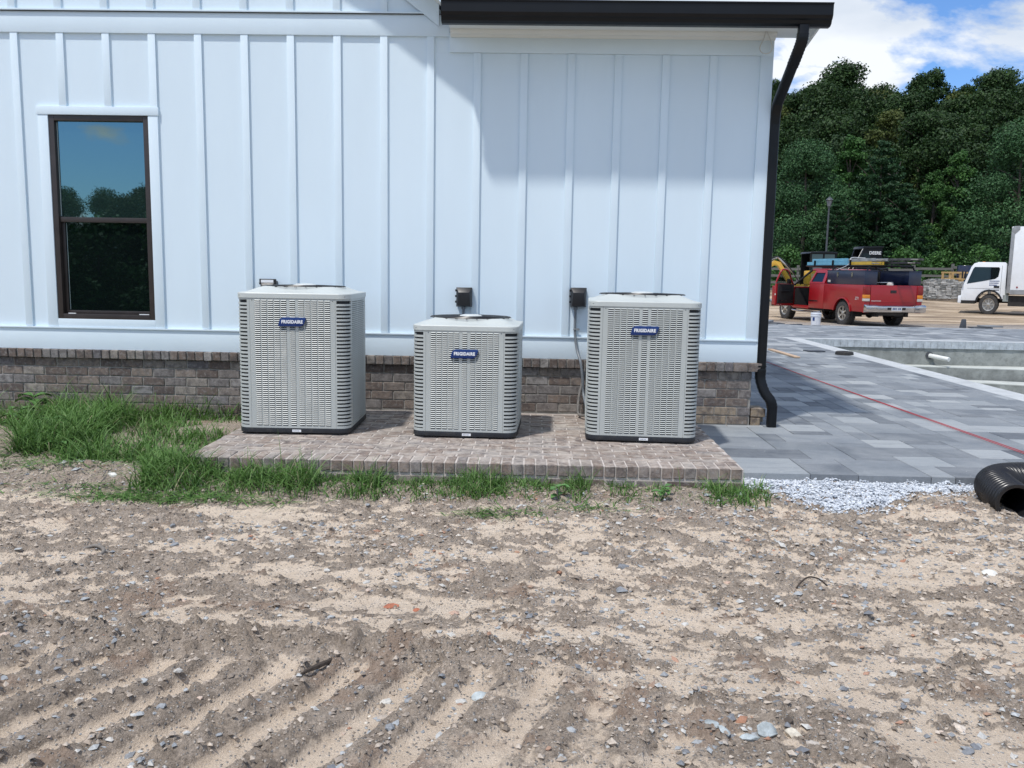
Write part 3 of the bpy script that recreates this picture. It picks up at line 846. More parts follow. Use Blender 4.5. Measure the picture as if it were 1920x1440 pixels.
mb = MB(); mb.box(PX0 + .01, PX1 - .01, PYF + .012, -.2, -.06, PZ - .08); mb.build('mortar_bed', MORTAR, pad)
top_m = [brick_mesh('brick', BL - J, .082, .05, PADBRICK, s) for s in range(60, 66)]
rows = []; y = PYF + .204; r_i = 0; spots = []
while y < -.09:
    x = PX0 + .006 - (r_i % 2) * BL / 2
    while x < PX1 - .05:
        x0 = max(x, PX0 + .003); x1 = min(x + BL - J, PX1 - .003)
        spots.append((x0, y, x1 - x0)); x += BL
    y += .0925; r_i += 1
stuff = MB(); tints = []
for i, (x0, y, w) in enumerate(spots):
    if w < .03: continue
    hidden = any(a < x0 and x0 + w < b and y > -1.15 and y < -.5 for a, b in ((2.4, 3.12), (3.72, 4.4), (5.06, 5.76)))
    z = PZ - .05 + random.uniform(-.002, .0025)
    if i < 265 and not hidden:
        if w > .18: me = random.choice(top_m)
        else: me = brick_mesh('cut_brick', w, .082, .05, PADBRICK, i)
        link('brick', me, pad, (x0, y, z), rot=(random.uniform(-.006, .006), random.uniform(-.006, .006), random.uniform(-.008, .008)))
    else:
        stuff.box(x0, x0 + w, y, y + .082, z, z + .05); tints += [random.random()] * 6
me = stuff.mesh('brick_rows', PADBRICK_STUFF, recalc=False)
at = me.attributes.new('tint', 'FLOAT', 'FACE'); at.data.foreach_set('value', tints)
link('brick_rows', me, pad, kind='stuff')

# ------------------------------------------------------------------ air conditioning units
def rrect(w, d, r, n=6):
    """rounded rectangle outline, counter-clockwise, starting at front-right side"""
    pts = []
    for cx, cy, a0 in ((w / 2 - r, -d / 2 + r, -90), (w / 2 - r, d / 2 - r, 0), (-w / 2 + r, d / 2 - r, 90), (-w / 2 + r, -d / 2 + r, 180)):
        for k in range(n + 1):
            a = R(a0 + 90 * k / n); pts.append((cx + r * math.cos(a), cy + r * math.sin(a)))
    return pts
def louvre_mb(w, h, cols, pitch=.0152):
    """louvred sheet in local XZ plane facing -Y, centred on x, from z=0 to h. cols: list of (x0,x1)"""
    mb = MB(); n = int(h / pitch); p = h / n
    xs = [-w / 2] + [v for c in cols for v in c] + [w / 2]
    for a, b in zip(xs[0::2], xs[1::2]): mb.box(a, b, 0, .004, 0, h)
    for (a, b) in cols:
        for i in range(n):
            z = i * p; zt = z + p; zm_ = z + p * .50
            v = [(a, 0, zt), (b, 0, zt), (b, 0, zt - p * .10), (a, 0, zt - p * .10), (a + .003, -.0048, zm_), (b - .003, -.0048, zm_), (a, 0.002, zm_ - p * .04), (b, 0.002, zm_ - p * .04)]
            mb.add(v, [(0, 3, 2, 1), (3, 4, 5, 2), (4, 6, 7, 5), (3, 6, 4), (2, 5, 7)])
    return mb
def unit_cols(w, big=.0515):
    n = 5; gap = .0075; mid = .024; cw = (w - .075 - 2 * mid - 8 * gap) / 11
    cols = []; x = -w / 2 + .0375
    for i in range(11):
        cols.append((x, x + cw)); x += cw
        x += mid if i in (4, 5) else gap
    return cols
def make_ac(label, W, D, H, badge_z, loc, rz):
    t = thing('air_conditioner', label, 'air conditioner', loc, rz, 'air conditioning units on the brick pad')
    r = .085; cz0, cz1 = .05, H - .036
    # base
    mb = MB(); o = rrect(W + .004, D + .004, r + .002)
    mb.prism(o, 'z', .014, .052); mb.build('base_pan', BASEPAN, t, smooth=40, bevel=.003)
    for sx in (-1, 1):
        for sy in (-1, 1):
            mb = MB(); mb.cyl((sx * W * .36, sy * D * .36, 0), (sx * W * .36, sy * D * .36, .016), .04, 12); mb.build('foot', BLACKR, t)
    lab = MB(); lab.box(-.034, .034, -D / 2 - .0042, -D / 2 - .0025, .022, .040)
    lb = lab.build('rating_label', PRINTW, t, loc=(.02, 0, 0))
    mb = MB()
    for k in range(6): mb.box(-.026 + k * .008, -.0215 + k * .008 + random.uniform(-.001, .001), -D / 2 - .0047, -D / 2 - .0044, .028, .033)
    mb.build('print', simple('blue_grey_print', (.05, .08, .16), .5) if 'blue_grey_print' not in bpy.data.materials else bpy.data.materials['blue_grey_print'], lb)
    # coil behind
    mb = MB(); o = rrect(W - .034, D - .034, r - .01); n = len(o)
    vs = [(x, y, cz0) for x, y in o] + [(x, y, cz1) for x, y in o]
    mb.add(vs, [(i, (i + 1) % n, (i + 1) % n + n, i + n) for i in range(n)]); mb.build('coil', COIL, t, smooth=40)
    post = .105
    h = cz1 - cz0
    # four louvred sides
    for k, (ww, dd) in enumerate(((W, D), (D, W), (W, D), (D, W))):
        pw = ww - 2 * (post if k % 2 == 0 else r + .012)
        mb = louvre_mb(pw, h - .036, unit_cols(pw))
        mb.box(-pw / 2, pw / 2, 0, .004, -.020, 0); mb.box(-pw / 2, pw / 2, 0, .004, h - .036, h - .020)
        M = Matrix.Rotation(R(90 * k), 4, 'Z') @ Matrix.Translation((0, -dd / 2, cz0 + .020))
        me = mb.mesh('louvre_panel', STEEL, recalc=False); me.transform(M)
        o_ = link('louvre_panel', me, t, kind='stuff')
        if k == 0:
            mb = MB()
            for sx in (-1, 1): mb.lathe([(.0, -.003), (.0035, -.002), (.0045, 0)], (sx * (pw / 2 - .018), -dd / 2, cz1 - .02), 8, 'y')
            mb.build('screw', simple('dull_screw', (.22, .24, .24), .4, .6) if 'dull_screw' not in bpy.data.materials else bpy.data.materials['dull_screw'], t)
    # corner grilles
    for c in range(4):
        front_first = c in (0, 2)
        a_len = post if front_first else r + .012; b_len = r + .012 if front_first else post
        # path in unit corner frame: corner at (+w,-d), going counter-clockwise
        w2, d2 = (W / 2, D / 2) if c % 2 == 0 else (D / 2, W / 2)
        path = [(w2 - a_len + .0015, -d2), (w2 - a_len + .0095, -d2), (w2 - r, -d2)]
        for k in range(1, 7):
            a = R(-90 + 90 * k / 6); path.append((w2 - r + r * math.cos(a), -d2 + r + r * math.sin(a)))
        path += [(w2, -d2 + b_len - .0015)]
        M = Matrix.Rotation(R(90 * c), 4, 'Z')
        cuma = [0]
        for i in range(1, len(path)): cuma.append(cuma[-1] + math.dist(path[i], path[i - 1]))
        mb = MB()
        def band(i0, i1, z0, z1, out=.0, lip=.010):
            pts = path[i0:i1 + 1]; n = len(pts); vs = []
            for i, (x, y) in enumerate(pts):
                vs += [(x, y, z1), (x, y, z0)]
            for i, (x, y) in enumerate(pts):
                q0 = pts[max(i - 1, 0)]; q1 = pts[min(i + 1, n - 1)]
                tx, ty = q1[0] - q0[0], q1[1] - q0[1]; ln = math.hypot(tx, ty); nx, ny = -ty / ln, tx / ln
                vs += [(x + nx * lip, y + ny * lip, z1), (x + nx * lip, y + ny * lip, z0)]
            fs = []
            for i in range(n - 1):
                a, b = 2 * i, 2 * i + 2; fs += [(a + 1, b + 1, b, a)]
                c2, d2_ = 2 * n + 2 * i, 2 * n + 2 * i + 2
                fs += [(a, b, d2_, c2), (b + 1, a + 1, c2 + 1, d2_ + 1)]
            fs += [(0, 2 * n, 2 * n + 1, 1), (2 * n - 2, 2 * n - 1, 4 * n - 1, 4 * n - 2)]
            mb.add(vs, fs)
        nb = int(round(h / .0285)); p = h / nb
        band(0, 1, cz0, cz1); band(len(path) - 2, len(path) - 1, cz0, cz1)
        band(1, len(path) - 2, cz0, cz0 + p * .45 + .008); band(1, len(path) - 2, cz1 - .018, cz1)
        for i in range(nb):
            z = cz0 + i * p
            if i > 0 and z + p * .58 < cz1 - .015: band(1, len(path) - 2, z, z + p * .56)
        me = mb.mesh('corner_grille', STEEL, 40, recalc=False); me.transform(M)
        link('corner_grille', me, t, kind='stuff')
    # top cover
    mb = MB(); n = 8; N = 4 * (n + 1)
    loops = []
    def rr_(w, d, r2, z): return [(x, y, z) for x, y in rrect(w, d, r2, n)]
    loops.append(rr_(W - .01, D - .01, r, H - .040)); loops.append(rr_(W + .010, D + .010, r + .004, H - .040)); loops.append(rr_(W + .010, D + .010, r + .004, H - .007))
    loops.append(rr_(W + .003, D + .003, r, H - .0015)); loops.append(rr_(W - .014, D - .014, r - .006, H))
    Rf = min(W, D) * .405
    base = rr_(W - .014, D - .014, r - .006, H)
    for f, hz in ((.25, .006), (.5, .021), (.75, .037), (.93, .0455), (1.0, .047)):
        lp = []
        for (x, y, z) in base:
            a = math.atan2(y, x); cx, cy = Rf * math.cos(a), Rf * math.sin(a)
            lp.append((x + (cx - x) * f, y + (cy - y) * f, H + hz))
        loops.append(lp)
    lp = [(x * .985, y * .985, H + .044) for x, y, z in loops[-1]]; loops.append(lp)
    loops.append([(x, y, H - .04) for x, y, z in lp])
    vs = [v for l_ in loops for v in l_]; fs = []
    for i in range(len(loops) - 1):
        for k in range(N): fs.append((i * N + k, i * N + (k + 1) % N, (i + 1) * N + (k + 1) % N, (i + 1) * N + k))
    mb.add(vs, fs); top = mb.build('top_cover', STEELC, t, smooth=28)
    mb = MB()
    for sx in (-1, 1): mb.lathe([(.0, -.003), (.003, -.002), (.004, 0)], (sx * (W / 2 - .03), -D / 2 - .005, H - .022), 8, 'y')
    mb.build('screw', bpy.data.materials['dull_screw'], t)
    # fan grille
    mb = MB(); zg = H + .047
    def ring(rad, z, tr, seg=40):
        mb.tube([(rad * math.cos(2 * math.pi * k / seg), rad * math.sin(2 * math.pi * k / seg), z) for k in range(seg + 1)], tr, 5, caps=False)
    for k in range(14): ring(.10 + (Rf - .10) * k / 13.5, zg + .006 * math.cos(k / 14 * 1.5), .0022)
    for k in range(24):
        a = 2 * math.pi * k / 24; mb.tube([(.09 * math.cos(a), .09 * math.sin(a), zg + .004), (Rf * math.cos(a), Rf * math.sin(a), zg - .003)], .0025, 5)
    mb.build('fan_guard', BLACKP, t, smooth=60)
    mb = MB(); mb.lathe([(0, zg + .020), (.06, zg + .018), (.085, zg + .012), (.092, zg + .004), (.092, zg - .004)], n=28); mb.build('motor_cap', MOTOR, t, smooth=30)
    mb = MB()
    for k in range(3):
        M2 = Matrix.Rotation(R(120 * k), 4, 'Z') @ Matrix.Rotation(R(16), 4, 'X')
        mb.obox(M2 @ Vector((.20, 0, 0)) + Vector((0, 0, H - .09)), (.24, .15, .004), M2.to_3x3().to_4x4())
    mb.cyl((0, 0, H - .12), (0, 0, H - .03), .07, 16)
    mb.build('fan', COIL, t)
    # badge
    bd = MB()
    bw, bh = .212, .068
    prof = [(-bw / 2, -bh / 2 + .006), (-bw / 2 + .006, -bh / 2), (bw / 2 - .045, -bh / 2), (bw / 2 - .018, -bh / 2 + .012), (bw / 2 - .001, bh / 2 - .010), (bw / 2 - .004, bh / 2), (-bw / 2 + .036, bh / 2), (-bw / 2 + .014, bh / 2 - .014)]
    bd.prism(prof, 'y', -.010, .0)
    b_o = bd.build('badge', BADGE, t, loc=(0, -D / 2 - .007, badge_z), bevel=.002)
    text_mesh('badge_lettering', 'FRIGIDAIRE', .033, PRINTW, b_o, Matrix.Translation((0.0, -.0106, .000)) @ Matrix.Rotation(R(90), 4, 'X'), extrude=.0005, bold=.0016, spacing=1.10, xs=.88)
    return t
make_ac('tall air conditioner on the left of the pad, beside the grass', .856, .80, 1.085, .868, (2.732, -.865, PZ), R(1.6))
make_ac('shortest air conditioner, in the middle of the brick pad', .800, .80, .865, .652, (4.065, -.868, PZ), R(-2.0))
make_ac('tall air conditioner on the right, beside the exposed grey conduit', .835, .84, 1.070, .855, (5.420, -.868, PZ), R(-3.0))

# disconnect boxes with whips
def disconnect(label, x, z, w=.138, h=.168):
    t = thing('disconnect_box', label, 'electrical box', (x, -.002, z), 0, 'black disconnect boxes on the siding')
    mb = MB(); mb.box(-w / 2, w / 2, -.060, 0, -h / 2, h / 2); mb.build('back_box', BLACKP, t, bevel=.004)
    mb = MB(); a = w / 2 + .002; b2 = h / 2 + .002; i = .024
    vs = [(-a, -.0605, -b2), (a, -.0605, -b2), (a, -.0605, b2), (-a, -.0605, b2), (-a + .014, -.096, -b2 + .01), (a - .014, -.096, -b2 + .01), (a - i, -.100, b2 - .045), (-a + i, -.100, b2 - .045)]
    mb.add(vs, [(4, 5, 6, 7), (0, 1, 5, 4), (1, 2, 6, 5), (2, 3, 7, 6), (3, 0, 4, 7), (0, 3, 2, 1)])
    c = mb.build('cover', BLACKP, t, bevel=.002)
    for k in range(3):
        mb = MB(); mb.cyl((-a - .004, -.062, -b2 + .035 + k * .05), (-a - .004, -.062, -b2 + .053 + k * .05), .006, 8); mb.build('hinge', BLACKP, t)
    return t
disconnect('black disconnect box behind the middle air conditioner, with short conduit', 3.942, 1.162)
disconnect('black disconnect box nearest the right unit, above a long grey conduit', 4.958, 1.178)
t = disconnect('black disconnect box mostly hidden behind the left air conditioner', 2.185, 1.192)
mb = MB(); mb.box(-.075, .075, -.075, -.0605, .060, .1); mb.build('lid_edge', BLACKP, t, bevel=.002)
mb = MB(); mb.box(-.060, .052, -.0775, -.0752, .068, .092); mb.build('lid_label', PRINTW, t)
def conduit(label, pts, r=.0115):
    t = thing('conduit', label, 'conduit')
    sp = smooth_path(pts, 14); mb = MB(); mb.tube(sp, r, 8, rs=[r * (1.0 + (.07 if i % 2 else 0)) for i in range(len(sp))]); mb.build('hose', CONDUIT, t, smooth=60)
    mb = MB(); mb.cyl(pts[0], Vector(pts[0]) - Vector((0, 0, .03)), .019, 10); mb.build('connector', CONDUIT, t, smooth=40); return t
t = conduit('grey flexible conduit curving down from the right box to the pad', [(4.935, -.04, 1.097), (4.935, -.03, .98), (4.937, -.03, .86), (4.955, -.06, .72), (4.99, -.14, .60), (5.01, -.16, .45), (5.02, -.17, .33), (5.04, -.30, .24), (5.06, -.45, .2)])
mb = MB(); mb.box(4.918, 4.975, -.047, -.030, .888, .898); mb.box(4.95, 4.972, -.050, -.024, .884, .902); mb.build('strap', simple('galvanised_strap', (.35, .37, .38), .4, .7), t)
conduit('short grey conduit dropping behind the middle air conditioner', [(3.935, -.04, 1.083), (3.935, -.03, .98), (3.935, -.05, .8), (3.95, -.2, .6), (3.97, -.42, .5)])
ls = thing('line_set', 'dark insulated refrigerant pipes against the brick behind the right unit', 'pipe')
mb = MB(); mb.tube(smooth_path([(5.035, -.01, .56), (5.02, -.05, .45), (4.99, -.10, .33), (4.975, -.16, .21), (4.985, -.22, .15), (5.06, -.36, .17), (5.1, -.46, .2)], 8), .012, 8); mb.build('copper_pipe', simple('grey_pipe_insulation', (.16, .15, .14), .7, var=.3, scale=30), ls, smooth=60)
mb = MB(); mb.tube(smooth_path([(5.06, .0, .36), (5.055, -.06, .33), (5.045, -.10, .25), (5.05, -.16, .16), (5.08, -.40, .16)], 8), .024, 10); mb.build('insulated_pipe', BLACKR, ls, smooth=60)

# ------------------------------------------------------------------ pavers
pav = thing('paver_patio', 'bluish grey concrete paver patio between the house and the pool', 'patio')
U = .165; X0, Y0 = 6.0, -1.88; NXc, NYc = 88, 112; PT = .05
occ = np.zeros((NXc, NYc), bool)
def blocked(i, j):
    xc = X0 + (i + .5) * U; yc = Y0 + (j + .5) * U
    return (xc < XR + .03 and yc > .04) or (xc > 10.06 and yc < 11.50)
for i in range(NXc):
    for j in range(NYc):
        if blocked(i, j): occ[i, j] = True
pieces = []; prr = random.Random(5)
for j in range(NYc):
    for i in range(NXc):
        if occ[i, j]: continue
        opts = [(4, 2), (3, 2), (3, 2), (2, 2), (2, 2), (2, 1), (3, 3), (1, 2)]; prr.shuffle(opts); opts += [(1, 1)]
        for a, b_ in opts:
            if i + a <= NXc and j + b_ <= NYc and not occ[i:i + a, j:j + b_].any():
                occ[i:i + a, j:j + b_] = True; pieces.append((X0 + i * U, Y0 + j * U, a * U, b_ * U)); break
pieces.sort(key=lambda p: (p[0] + p[2] / 2 - CAM.x) ** 2 + (p[1] + p[3] / 2 - CAM.y) ** 2)
pm = {}
def paver_mesh(w, d):
    k = (round(w, 3), round(d, 3))
    if k not in pm:
        mb = MB(); mb.box(.003, w - .003, .003, d - .003, -PT, 0); me = mb.mesh('paver', PAVER)
        bm = bmesh.new(); bm.from_mesh(me)
        bmesh.ops.bevel(bm, geom=[e for e in bm.edges if all(v.co.z > -.01 for v in e.verts)], offset=.0035, segments=1, affect='EDGES')
        bm.to_mesh(me); bm.free(); pm[k] = me
    return pm[k]
st = MB(); tints = []; cnt = 0
for (x, y, w, d) in pieces:
    z = PT + random.uniform(-.0012, .0012)
    vis = x < 5.2 + (y + 7.68) * .66 + .6
    if cnt < 296 and vis:
        link('paver', paver_mesh(w, d), pav, (x, y, z), rot=(random.uniform(-.002, .002), random.uniform(-.002, .002), 0)); cnt += 1
    else:
        st.box(x + .002, x + w - .002, y + .002, y + d - .002, 0, z - .001); tints += [random.random()] * 6
me = st.mesh('paver_field', PAVER_STUFF, recalc=False)
at = me.attributes.new('tint', 'FLOAT', 'FACE'); at.data.foreach_set('value', tints)
link('paver_field', me, pav, kind='stuff')
mb = MB(); mb.box(X0 + .004, XR + .03, Y0 + .004, .03, .004, .040); mb.box(XR + .031, 10.05, Y0 + .004, 16.5, .004, .040); mb.box(10.051, X0 + NXc * U, 11.46, 16.5, .004, .040)
mb.build('joint_sand', GROUT, pav)
# light coping strip along the near side of the pool and the far side
cm = {}
y = -8.0
while y < 11.1:
    l_ = random.choice([.30, .38, .45])
    mb = MB(); mb.box(0, .33, .002, l_ - .002, -.055, 0); key = l_
    if key not in cm: cm[key] = mb.mesh('coping_stone', COPING)
    if y > -1.8: link('coping_stone', cm[key], pav, (10.075, y, PT + .003))
    y += l_
x = 10.075
fc = None
while x < 19.2:
    if fc is None:
        mb = MB(); mb.box(.002, .300, 0, .26, -.055, 0); fc = mb.mesh('coping_stone', COPING)
    link('coping_stone', fc, pav, (x, 11.22, PT + .003)); x += .302

# swimming pool shell (empty, under construction)
pool_t = thing('swimming_pool', 'empty concrete swimming pool shell with stepped plaster ledges', 'swimming pool')
mb = MB(); mb.box(10.37, 19.5, 11.245, 11.5, -2.6, -.004); mb.build('far_wall', CONCRETE, pool_t)
mb = MB(); mb.box(10.12, 10.40, -6.2, 11.244, -2.6, -.004); mb.build('near_wall', CONCRETE, pool_t)
mb = MB(); mb.box(19.25, 19.5, -6.2, 11.244, -2.6, -.004); mb.build('side_wall', CONCRETE, pool_t)
mb = MB(); mb.box(10.41, 19.24, -6.2, 11.24, -2.55, -1.6); mb.build('pool_floor', CONCRETE, pool_t)
mb = MB()
def step(pts, z0, z1, name):
    mb = MB(); mb.prism(pts, 'z', z0, z1 - .03); mb.build(name, CONCRETE, pool_t)
    mb = MB(); mb.prism(pts, 'z', z1 - .0295, z1); mb.build(name + '_top', CONCTOP, pool_t, bevel=.01)
step([(10.42, 11.24), (10.42, 10.95)] + [(x_, 10.95 - .16 * math.sin(max(0, x_ - 12.0) * .35) - .10 * max(0, x_ - 13.4) ** 1.2) for x_ in np.arange(11.4, 18.9, .3)] + [(19.24, 9.0), (19.24, 11.24)], -1.59, -.475, 'bench')
step([(12.9, 10.72), (13.3, 10.4)] + [(x_, 10.45 - .42 * (x_ - 13.3) ** .9) for x_ in np.arange(13.6, 19, .3)] + [(19.2, 7.4), (19.2, 8.9), (16, 10.1), (14.2, 10.60)], -1.59, -.72, 'tread')
x = 10.385; tf = []
for s_ in range(3):
    mb = MB(); mb.box(.003, .147, 0, .03, 0, .158); me = mb.mesh('coping_tile', COPFACE)
    bm = bmesh.new(); bm.from_mesh(me)
    for v in bm.verts: v.co += Vector((random.uniform(-.002, .002), random.uniform(-.003, .003), 0))
    bm.to_mesh(me); bm.free(); tf.append(me)
for k in range(58):
    link('coping_tile', tf[k % 3], pool_t, (10.385 + k * .15, 11.214, -.112))
mb = MB(); mb.cyl((13.24, 11.22, -.27), (13.46, 10.80, -.31), .048, 14); mb.build('return_pipe', simple('white_pvc', (.72, .73, .70), .4), pool_t, smooth=40)
mb = MB(); mb.lathe([(.0, 11.238), (.085, 11.238), (.085, 11.225), (.0, 11.224)], (13.24, 0, -.27), 16, 'y'); mb.build('pipe_hole', GROUT, pool_t)

# things lying on the patio ------------------------------------------
PLANKM = simple('pale_pine_board', (.50, .36, .25), .8, var=.15, scale=12, stretch=(8, 1, 1))
t = tag(MB().box(-.045, .045, -.75, .75, 0, .022).build('plank', PLANKM, None, loc=(8.93, 7.35, PT + .003), bevel=.002), 'pale pine plank lying on the pavers beyond the downspout', 'plank')
t.rotation_euler[2] = R(2)
DARKST = simple('dark_slate_piece', (.06, .07, .085), .8, var=.3, scale=20, bump=.5)
t = tag(MB().prism([(-.16, -.12), (.15, -.14), (.18, .10), (-.12, .15)], 'z', 0, .018).build('stone_slab', DARKST, None, loc=(9.65, 7.95, PT + .003)), 'thin dark slab lying loose by the light coping strip', 'slab')
t.rotation_euler[2] = .3
t = thing('skimmer_lid', 'round dark lid resting on the light coping strip', 'lid', (10.02, 7.43, PT + .004))
mb = MB(); mb.lathe([(0, .055), (.13, .055), (.15, .045), (.155, 0), (0, 0)], n=24); mb.build('disc', BLACKR, t, smooth=40)
mb = MB(); mb.lathe([(.02, .060), (.05, .060), (.05, .054), (.02, .054)], n=12); mb.build('rim', BLACKR, t)
REDM = simple('red_string', (.40, .05, .06), .7, var=.1, scale=10)
t = thing('string_line', 'red mason string stretched low across the grey pavers', 'string')
for dx, nm in ((0, 'strand'), (.035, 'strand')):
    mb = MB(); mb.tube([(8.43 + dx * .4, -3.0, PT + .02), (8.39 + dx, -1.0, PT + .013), (8.32 + dx * .6, 1.5, PT + .012), (8.24 + dx * .2, 4.2, PT + .012), (8.17, 8.3, PT + .012)], .0038, 5); mb.build(nm, REDM, t)
mb = MB(); mb.cyl((8.17, 8.3, .03), (8.17, 8.3, .2), .008, 6); mb.build('pin', BLACKM, t)
mb = MB(); mb.cyl((8.43, -3.0, -.1), (8.43, -3.0, .2), .008, 6); mb.build('pin', BLACKM, t)

# corrugated drain pipe -------------------------------------------------
t = thing('drain_pipe', 'black corrugated drain pipe bent back with its open end towards the viewer', 'pipe')
pp = smooth_path([(9.8, -2.10, .095), (8.8, -2.10, .092), (8.28, -2.09, .092), (7.90, -2.08, .090), (7.68, -2.12, .088), (7.565, -2.22, .084), (7.525, -2.35, .078), (7.505, -2.48, .072), (7.495, -2.60, .066)], 24)
def resample(pts, st):
    out = [pts[0]]; acc = 0
    for a, b in zip(pts, pts[1:]):
        l_ = (b - a).length
        while acc + l_ >= st:
            a = a + (b - a) * ((st - acc) / l_); out.append(a); l_ = (b - a).length; acc = 0
        acc += l_
    return out
pr_ = resample(pp, .008)
PIPEM = simple('black_corrugated_polyethylene', (.016, .016, .018), .30, var=.15, scale=10)
RP = .112
mb = MB(); mb.tube(pr_, RP, 36, caps=False, rs=[RP + .008 * math.cos(2 * math.pi * i / 4) for i in range(len(pr_))]); mb.build('corrugated_wall', PIPEM, t, smooth='all')
mb = MB(); mb.tube(pr_[::4], RP - .018, 36, caps=False); mb.build('inner_wall', BLACKP, t, smooth='all')
e = pr_[-1]; d_ = (pr_[-1] - pr_[-3]).normalized()
mb = MB(); M_ = d_.to_track_quat('Z', 'Y').to_matrix()
prof = [(RP - .018, -.012), (RP - .018, 0), (RP - .010, .003), (RP + .004, .002), (RP + .006, -.006)]
vs = []; fs = []; n = 36
for r_, h_ in prof:
    for k in range(n): vs.append(e + M_ @ Vector((r_ * math.cos(2 * math.pi * k / n), r_ * math.sin(2 * math.pi * k / n), h_)))
for i in range(len(prof) - 1):
    for k in range(n): fs.append((i * n + k, i * n + (k + 1) % n, (i + 1) * n + (k + 1) % n, (i + 1) * n + k))
mb.add(vs, fs); mb.build('end_rim', PIPEM, t, smooth=50)

# single stones and scraps on the soil ----------------------------------
def single_stone(x, y, s, col, label, seed, flat=.5, asp=1.5, rz=0, cat='stone'):
    rr = random.Random(seed); bm = bmesh.new(); bmesh.ops.create_icosphere(bm, subdivisions=2, radius=1)
    cuts = [(Vector([rr.uniform(-1, 1) for _ in range(3)]).normalized(), rr.uniform(.55, .8)) for _ in range(9)]
    for v in bm.verts:
        for nrm, dd in cuts:
            q = v.co.dot(nrm)
            if q > dd: v.co -= nrm * (q - dd)
        v.co = Vector((v.co.x * s * asp, v.co.y * s, v.co.z * s * flat))
    me = bpy.data.meshes.new('stone'); bm.to_mesh(me); bm.free(); me.materials.append(col); me.shade_smooth(); me.set_sharp_from_angle(angle=R(25))
    h = float(ground_fields(np.array([x]), np.array([y]))[0][0])
    o = link('stone', me, None, (x, y, h + s * flat * .35), rot=(rr.uniform(-.2, .2), rr.uniform(-.2, .2), rz)); tag(o, label, cat); return o
GRST = simple('single_grey_stone', (.36, .40, .41), .8, var=.35, scale=30, bump=.5, bscale=90)
CRST = simple('cream_stone', (.58, .53, .44), .8, var=.15, scale=30, bump=.4, bscale=90)
WHST = simple('white_quartz', (.70, .69, .64), .7, var=.1, scale=30, bump=.4, bscale=90)
DKST = simple('dark_brown_lump', (.10, .08, .065), .95, var=.3, scale=30, bump=.8, bscale=90)
single_stone(5.165, -5.12, .022, GRST, 'upper of the two overlapping oval grey stones near the bottom edge', 1, rz=-.9, asp=1.4)
single_stone(5.200, -5.165, .020, GRST, 'lower of the two overlapping oval grey stones near the bottom edge', 2, rz=-.9, asp=1.6)
single_stone(5.335, -5.15, .030, GRST, 'largest blocky blue grey stone near the bottom edge', 3, rz=.1, asp=1.3, flat=.8)
single_stone(5.28, -5.17, .022, GRST, 'flat greenish grey stone touching the largest blocky stone', 4, rz=.2, asp=1.8)
single_stone(5.42, -5.15, .025, CRST, 'cream coloured stone right of the blocky grey stone', 5, rz=-.2, asp=1.3, flat=.7)
single_stone(5.415, -5.10, .017, DKST, 'dark brown soil lump right behind the cream stone', 6, asp=1.2, flat=.8)
single_stone(6.84, -3.57, .035, WHST, 'flat white stone alone at the right side of the soil', 7, asp=1.3, flat=.5)
single_stone(4.42, -4.93, .028, GRST, 'long grey stone lying in the tracks at bottom centre', 8, rz=-.5, asp=1.5)
single_stone(3.98, -4.17, .024, simple('red_brick_crumb', (.36, .13, .075), .9, var=.3, scale=40, bump=.6), 'crumbled red brick lump on the soil left of centre', 9, asp=1.8, flat=.5)
single_stone(4.10, -4.19, .016, bpy.data.materials['red_brick_crumb'], 'smaller red brick crumb beside a white leaf scrap', 10, asp=1.3, flat=.6)
single_stone(1.75, -2.13, .030, WHST, 'white stone at the foot of the spoil heap', 11, asp=1.3, flat=.6)
single_stone(5.93, -2.22, .034, GRST, 'pale grey rubble stone at the right front corner of the pad', 12, asp=1.3, flat=.7)
BARKM = simple('dark_bark', (.05, .038, .03), .9, var=.4, scale=30, bump=.6)
def gz(x, y): return float(ground_fields(np.array([float(x)]), np.array([float(y)]))[0][0])
z_ = gz(5.91, -3.75)
mb = MB(); mb.tube(smooth_path([(5.83, -3.80, z_), (5.86, -3.77, z_ + .02), (5.905, -3.74, z_ + .035), (5.95, -3.75, z_ + .030), (5.985, -3.77, z_ + .004)], 4), .004, 6, rs=None)
tag(mb.build('twig', BARKM, None, smooth=60), 'thin dark bent twig arching over the soil', 'twig')
z_ = gz(3.85, -4.8)
mb = MB(); mb.tube([(3.785, -4.875, z_ + .008), (3.80, -4.86, z_ + .014), (3.835, -4.825, z_ + .018), (3.86, -4.79, z_ + .017), (3.885, -4.762, z_ + .022), (3.90, -4.75, z_ + .03)], .008, 6, rs=[.003, .007, .010, .008, .009, .002])
tag(mb.build('wood_chip', BARKM, None), 'dark splinter of wood lying on the churned soil', 'wood chip')
z_ = gz(1.2, -3.4)
mb = MB(); mb.tube(smooth_path([(2.30, -3.55, z_ + .01), (2.36, -3.53, z_ + .025), (2.43, -3.58, z_ + .022), (2.44, -3.66, z_ + .01)], 5), .009, 7)
tag(mb.build('stick', simple('grey_weathered_stick', (.20, .18, .16), .9, var=.3, scale=30), None, smooth=60), 'curved grey stick on the sand at the left', 'stick')

